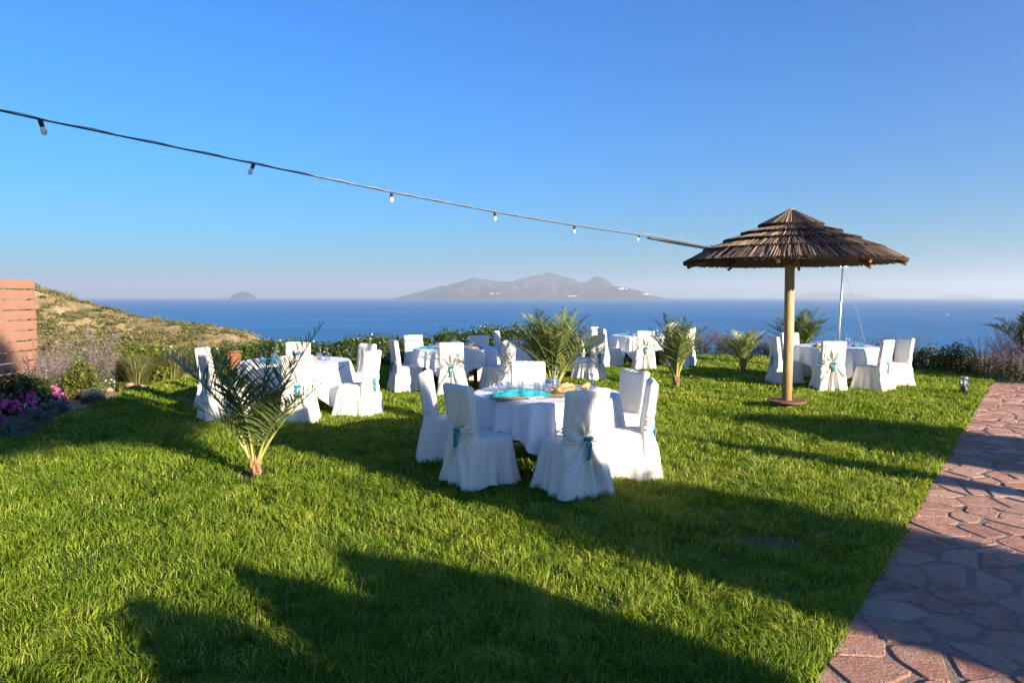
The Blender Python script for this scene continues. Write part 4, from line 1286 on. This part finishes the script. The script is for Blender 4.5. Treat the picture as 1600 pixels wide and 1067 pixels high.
bd = 1500.0
bx_, by_ = (1480 - 800) / FPX * 2600, 2600.0
o = empty('motor_boat', (bx_, by_, SEA_Z), .8)
hullV = [(-4.5, -1.3, 0), (3, -1.3, 0), (6.5, 0, .5), (3, 1.3, 0), (-4.5, 1.3, 0), (-4.8, -1.7, 1.5), (3, -1.7, 1.7), (7.6, 0, 2.2), (3, 1.7, 1.7), (-4.8, 1.7, 1.5)]
MB().add(hullV, [(0, 1, 6, 5), (1, 2, 7, 6), (2, 3, 8, 7), (3, 4, 9, 8), (4, 0, 5, 9), (5, 6, 7, 8, 9)]).build('hull', M['boat'], o)
MB().add([(-1.5, -1.1, 1.6), (2.4, -1.1, 1.7), (2.4, 1.1, 1.7), (-1.5, 1.1, 1.6), (-1.3, -.9, 3.1), (1.3, -.9, 3.1), (1.3, .9, 3.1), (-1.3, .9, 3.1)], [(0, 1, 5, 4), (1, 2, 6, 5), (2, 3, 7, 6), (3, 0, 4, 7), (4, 5, 6, 7)]).build('cabin', M['boat'], o)
tag(o, 'tiny white motor boat far out on the sea', 'boat')

# ------------------------------------------------------------------ slatted timber screen
A0, A1 = Vector((-9.05, 8.2)), Vector((-9.35, 13.95))
scr = empty('slatted_screen', (A1.x, A1.y, 0))
dv = (A1 - A0); L = dv.length; rz = math.atan2(dv.y, dv.x)
mid = (A0 + A1) / 2 - A1
me0 = MB().box((0, 0, 0), (L, .028, .168)).mesh('slat', M['slat'])
for k in range(11):
    s = link('slat', me0, scr, (mid.x, mid.y, .13 + k * .196), (0, random.uniform(-.0015, .0015), rz))
for t in (.06, .40, .74, 1.0):
    q = A0.lerp(A1, t) - A1
    MB().box((q.x - .06, q.y - .05 * (t == 1.0), 1.07), (.07, .07, 2.14), rz).build('post', M['slat'], scr)
tag(scr, 'brown screen of wide horizontal timber slats by the flower bed', 'screen')

# ------------------------------------------------------------------ hedge and shrubs along the sea edge
def hedge(name, pts, n, size, mat, label, dens_val=.45):
    """Long leafy hedge: pts = (x, y, half depth, height)."""
    P0 = np.array(pts)
    o = empty(name, (P0[:, 0].mean(), P0[:, 1].mean(), 0))
    u = RNG.random(n) * (len(P0) - 1)
    i = np.minimum(u.astype(int), len(P0) - 2); f = (u - i)[:, None]
    Q = P0[i] * (1 - f) + P0[i + 1] * f
    lump = np.array([noise.noise((a * 1.1, b * 1.1, 3)) + .6 * noise.noise((a * 3.1, b * 3, 9)) for a, b in Q[:, :2]])
    hh = Q[:, 3] * (1 + .22 * lump)
    sp = RNG.random(n) < .05
    z = hh * np.where(sp, RNG.uniform(.9, 1.22, n), 1 - RNG.random(n) ** 1.6)
    off = RNG.uniform(-1, 1, n) * Q[:, 2] * np.sqrt(np.clip(1.15 - (z / hh) ** 3, .15, 1.1)) * (1 + .25 * lump)
    C = np.stack([Q[:, 0] + RNG.normal(0, .1, n) - o.location.x, Q[:, 1] + off - o.location.y, np.maximum(z, .02)], 1)
    v = dens_val + .25 * lump + RNG.normal(0, .12, n)
    v = np.clip(v, 0, .88)
    fl = RNG.random(n) < .005
    L_, F_, vv = leaf_quads(C, size, .5, .35, v, .06)
    vv = np.clip(vv, 0, .9); vv = np.where(np.repeat(fl, 4), 1.0, vv)
    link('foliage', mesh_np('foliage', L_, F_, mat, vv), o)
    mb = MB()
    for k in range(int(len(P0) * 7)):
        uu = random.random() * (len(P0) - 1.001); ii = int(uu)
        q = P0[ii] * (1 - uu + ii) + P0[ii + 1] * (uu - ii)
        x, y = q[0] - o.location.x + random.gauss(0, .1), q[1] - o.location.y + random.gauss(0, .15)
        mb.tube([(x, y, -.03), (x + random.gauss(0, .08), y, q[3] * .5), (x + random.gauss(0, .2), y + random.gauss(0, .1), q[3] * .9)], [.02, .014, .006], 5)
    mb.build('stems', M['stem'], o)
    tag(o, label, 'hedge')
hedge('hedge', [(-8.6, 17.2, .5, .50), (-7.2, 18.2, .55, .52), (-5.5, 19.0, .6, .56), (-4, 19.4, .6, .62), (-2.4, 19.6, .6, .68), (-1, 20.0, .6, .86), (0.3, 20.8, .6, .92), (1.4, 22.0, .6, .8)], 52000, .075, M['hedge'], 'long glossy green hedge between the lawn and the sea')

spots = [(1.9, 22.4, .45, .62, 'green'), (2.7, 22.7, .5, .6, 'dry'), (4.6, 22.6, .5, .66, 'green'), (5.35, 22.7, .45, .85, 'dry'), (6.0, 22.8, .5, .72, 'dry'), (6.8, 22.6, .45, .8, 'dry'), (7.9, 21.9, .5, .62, 'dry'), (8.7, 21.2, .5, .6, 'green')]
LBL = ['low green shrub at the hedge end behind the bushy palm', 'faded lavender clump behind the farthest table', 'low green shrub between the farthest table and the sea', 'tall faded lavender clump behind the lawn palm', 'dark faded lavender clump between the two lawn palms',
       'faded lavender clump behind the small pale palm', 'faded lavender clump behind the parasol pole', 'green shrub on the sea edge behind the parasol-side table']
for (x, y, r, h, kd), lb in zip(spots, LBL):
    if kd == 'green': shrub('green_shrub', (x, y, 0), (r * 1.2, r, h), 3200, .075, M['hedge'], lb)
    else: spike_plant('lavender_clump', (x, y, 0), r * 1.2, h * 1.05, 90, M['drylav'], lb)
rsp = [(9.6, 20.5, .55, .66, 'dry'), (9.95, 19.5, .55, .56, 'olive'), (10.35, 18.9, .6, .80, 'dry'), (10.65, 18.2, .5, .6, 'olive'), (10.85, 17.4, .48, .72, 'yellow'), (11.2, 16.8, .5, .75, 'dry'), (11.5, 15.9, .65, 1.1, 'grey'), (10.95, 15.45, .5, .7, 'grey'), (12.2, 15.4, .8, 1.45, 'grey')]
RL = ['faded lavender clump past the chair closest to the path light', 'low olive-green shrub in the strip beyond the path light', 'tall faded lavender spikes against the sea beyond the path light', 'dark olive shrub beside the yellowish bush',
      'yellowish green bush in the strip beyond the path light', 'thin lavender clump between yellowish bush and drooping palm', 'large grey lavender bush under the drooping palm', 'low grey lavender at the end of the path', 'tallest grey bush where the path ends']
for (x, y, r, h, kd), lb in zip(rsp, RL):
    if kd == 'olive': shrub('olive_green_shrub', (x, y, 0), (r * 1.2, r, h), 3000, .06, M['olive'], lb)
    elif kd == 'yellow': shrub('yellow_green_shrub', (x, y, 0), (r, r, h), 3400, .06, M['yellow_leaf'], lb)
    else: spike_plant('lavender_bush', (x, y, 0), r * 1.15, h * 1.1, 150 if kd == 'grey' else 60, M['lav'] if kd == 'grey' else M['drylav'], lb, base=M['olive'] if kd == 'grey' else M['tuft'])

# ------------------------------------------------------------------ flower bed by the screen
def at(px, py): return ground_at(px, py)
bed = [('green', 10, 655, .55, .62), ('green', 62, 640, .5, .68), ('green', 30, 640, .5, .6)]
shrub('leafy_shrub', (-8.2, 10.7, 0), (.55, .5, .50), 3000, .085, M['hedge'], 'dark leafy shrub in front of the slatted screen')
shrub('leafy_shrub', (-8.2, 11.75, 0), (.5, .5, .55), 3000, .085, M['hedge'], 'second dark leafy shrub, beside the screen end')
shrub('overhanging_shrub', (-7.35, 9.55, 0), (.30, .3, 1.5), 1800, .08, M['hedge'], 'leafy twig reaching over the slatted screen', bumps=.6)
spike_plant('russian_sage', (-8.45, 12.9, 0), .45, 1.0, 60, M['lav'], 'blue-grey sage spikes beside the slatted screen', 'sage')
spike_plant('russian_sage', (-8.15, 13.6, 0), .55, 1.25, 75, M['lav'], 'tall pale lilac sage leaning over the flower bed', 'sage', .6)
shrub('yellow_green_shrub', (-7.95, 13.0, 0), (.35, .35, .72), 2600, .055, M['yellow_leaf'], 'yellow-green bush among the sage spikes')
shrub('round_green_bush', (-8.0, 15.3, 0), (.62, .55, .92), 4200, .07, M['yellow_leaf'], 'round bright green bush behind the sage')
def tuft(loc, r, h, n, mat, label, name='grass_tuft'):
    o = empty(name, loc)
    a, rr = RNG.uniform(0, 2 * PI, n), np.sqrt(RNG.random(n))
    L = h * RNG.uniform(.6, 1.1, n)
    bx, by = .25 * r * rr * np.cos(a), .25 * r * rr * np.sin(a)
    dx, dy = r * rr * np.cos(a) * 1.1, r * rr * np.sin(a) * 1.1
    wv = .006
    P = np.zeros((n, 5, 3))
    px_, py_ = -np.sin(a) * wv, np.cos(a) * wv
    P[:, 0] = np.stack([bx - px_, by - py_, 0 * a], 1); P[:, 1] = np.stack([bx + px_, by + py_, 0 * a], 1)
    mx, my, mz = bx + dx * .35, by + dy * .35, L * .62
    P[:, 2] = np.stack([mx - px_, my - py_, mz], 1); P[:, 3] = np.stack([mx + px_, my + py_, mz], 1)
    P[:, 4] = np.stack([bx + dx, by + dy, L * .9], 1)
    F = ((np.arange(n) * 5)[:, None, None] + np.array([[0, 1, 3], [0, 3, 2], [2, 3, 4]])[None]).reshape(-1, 3)
    link('blades', mesh_np('blades', P.reshape(-1, 3), F, mat, np.repeat(RNG.random(n), 5)), o)
    MB().lathe([(r * .22, -.02), (r * .25, .02), (.001, .05)], 10).build('root_crown', M['stem'], o)
    tag(o, label, 'ornamental grass')
tuft((-7.75, 14.6, 0), .55, .75, 900, M['tuft'], 'pale feathery grass clump at the bed edge')
tuft((-7.5, 15.6, 0), .6, .8, 900, M['tuft'], 'pale feathery grass clump closest to the dark palm fronds')
tuft(at(188, 612), .14, .22, 260, M['yellow_leaf'], 'small dense green tuft alone at the bed corner')
FL = [((8, 655), .27, .26, ['pink', 'pink', 'magenta'], 60, 'pink petunias at the outer end of the flower bed'),
      ((38, 640), .27, .28, ['magenta', 'pink', 'lilac', 'magenta'], 60, 'magenta petunias second along the flower bed'),
      ((55, 640), .14, .18, ['white', 'white', 'lilac'], 22, 'small patch of white petunias among the magenta ones'),
      ((76, 632), .27, .28, ['lilac', 'lilac', 'magenta'], 60, 'lilac petunias in the middle of the flower bed'),
      ((106, 620), .27, .26, ['magenta', 'lilac', 'magenta'], 50, 'purple petunias before the sage'),
      ((134, 613), .24, .24, ['white', 'lilac', 'lilac'], 26, 'sparse white and lilac petunias before the sage'),
      ((148, 605), .17, .24, ['red', 'red', 'white'], 26, 'red petunias beside white ones'),
      ((165, 606), .16, .32, ['red', 'white', 'white'], 22, 'red and white petunias at the inner end of the bed')]
for (px, py), r, h, cols, nfl, lb in FL:
    flower_mound(at(px, py), r, h, cols, nfl, lb)
SG = [((10, 688), .36, .26, 'silver cushion plant at the very front of the bed edge'), ((42, 680), .30, .24, 'silver cushion plant second along the bed edge'), ((68, 662), .30, .24, 'silver cushion plant below the lilac petunias'),
      ((98, 648), .28, .20, 'silver cushion plant at the bare earth'), ((160, 628), .20, .26, 'small dark silver cushion plant standing alone on bare earth')]
for (px, py), r, h, lb in SG:
    p = at(px, py); p.x -= .15
    shrub('silver_cushion_plant', p, (r, r, h), 2600, .045, M['santolina'], lb, 'plant', aspect=.25, bumps=.25)
# bare stones along the bed edge
for k, (px, py, s) in enumerate(((205, 605, .14), (222, 606, .09), (170, 612, .12), (130, 640, .07))):
    p = at(px, py)
    V, F = [], []
    mb = MB()
    prof = [(.001, 0), (.7, .0), (1, .25), (.85, .6), (.4, .8), (.001, .85)]
    mb.lathe([(r_ * s, z_ * s) for r_, z_ in prof], 11)
    mb.v = [(x + s * .3 * noise.noise((x * 9 + k, y * 9, z * 9)), y + s * .25 * noise.noise((x * 9, y * 9 + k, z * 9 + 5)), z) for x, y, z in mb.v]
    tag(mb.build('edging_rock', M['soil'], None, True, p, (0, 0, k)), ['pale rock beside the small green tuft', 'little pale rock at the lawn corner of the bed', 'rock under the red and white petunias', 'little rock on the bare earth strip'][k], 'rock')

# maquis scrub over the far hillside: one mass
def scrub():
    C, S_ = [], []
    q = random.Random(5)
    while len(C) < 2900:
        x, y = q.uniform(-75, -8), q.uniform(24, 92)
        if x / y < -.85: continue
        if fnoise(x, y, .09, 3, 2.0) + q.uniform(-.35, .35) < -.02 and q.random() < .85: continue
        z = land_z(x, y)
        if z < -14 or (y > 70 and q.random() < .55): continue
        C.append((x, y, z)); S_.append(q.uniform(.25, .75) * (1.5 if q.random() < .12 else 1))
    C, S_ = np.array(C), np.array(S_)
    m = 70
    d = RNG.normal(size=(len(C), m, 3)); d /= np.linalg.norm(d, axis=2)[:, :, None]
    d[:, :, 2] = np.abs(d[:, :, 2]) * .75
    P = C[:, None] + d * (S_[:, None, None] * RNG.uniform(.6, 1.05, (len(C), m, 1)))
    tone = np.repeat(RNG.normal(.42, .2, len(C)), m) + .12 * d[:, :, 2].ravel()
    L_, F_, v = leaf_quads(P.reshape(-1, 3), .15, .7, .3, tone, .12)
    tag(link('hillside_scrub', mesh_np('hillside_scrub', L_, F_, M['scrub'], v)), 'low dry maquis scrub over the far hillside', 'scrub', kind='stuff')
scrub()

# ------------------------------------------------------------------ sea haze
mb = MB().box((0, 0, (SEA_Z - 1.0 + 760) / 2), (92000, 92000, 760 - (SEA_Z - 1.0)))
N = NT('sea_haze')
pv = N.n('VolumePrincipled', {'Color': (0.78, 0.87, 1.0, 1), 'Density': 5.6e-5, 'Anisotropy': 0.24})
for nm in ('Density Attribute', 'Color Attribute', 'Temperature Attribute'):
    if nm in pv.inputs: pv.inputs[nm].default_value = ''
hm = N.out(None, pv.outputs[0])
try:
    hm.cycles.homogeneous_volume = True
except Exception:
    pass
hz = mb.build('haze', hm)
tag(hz, kind='stuff')
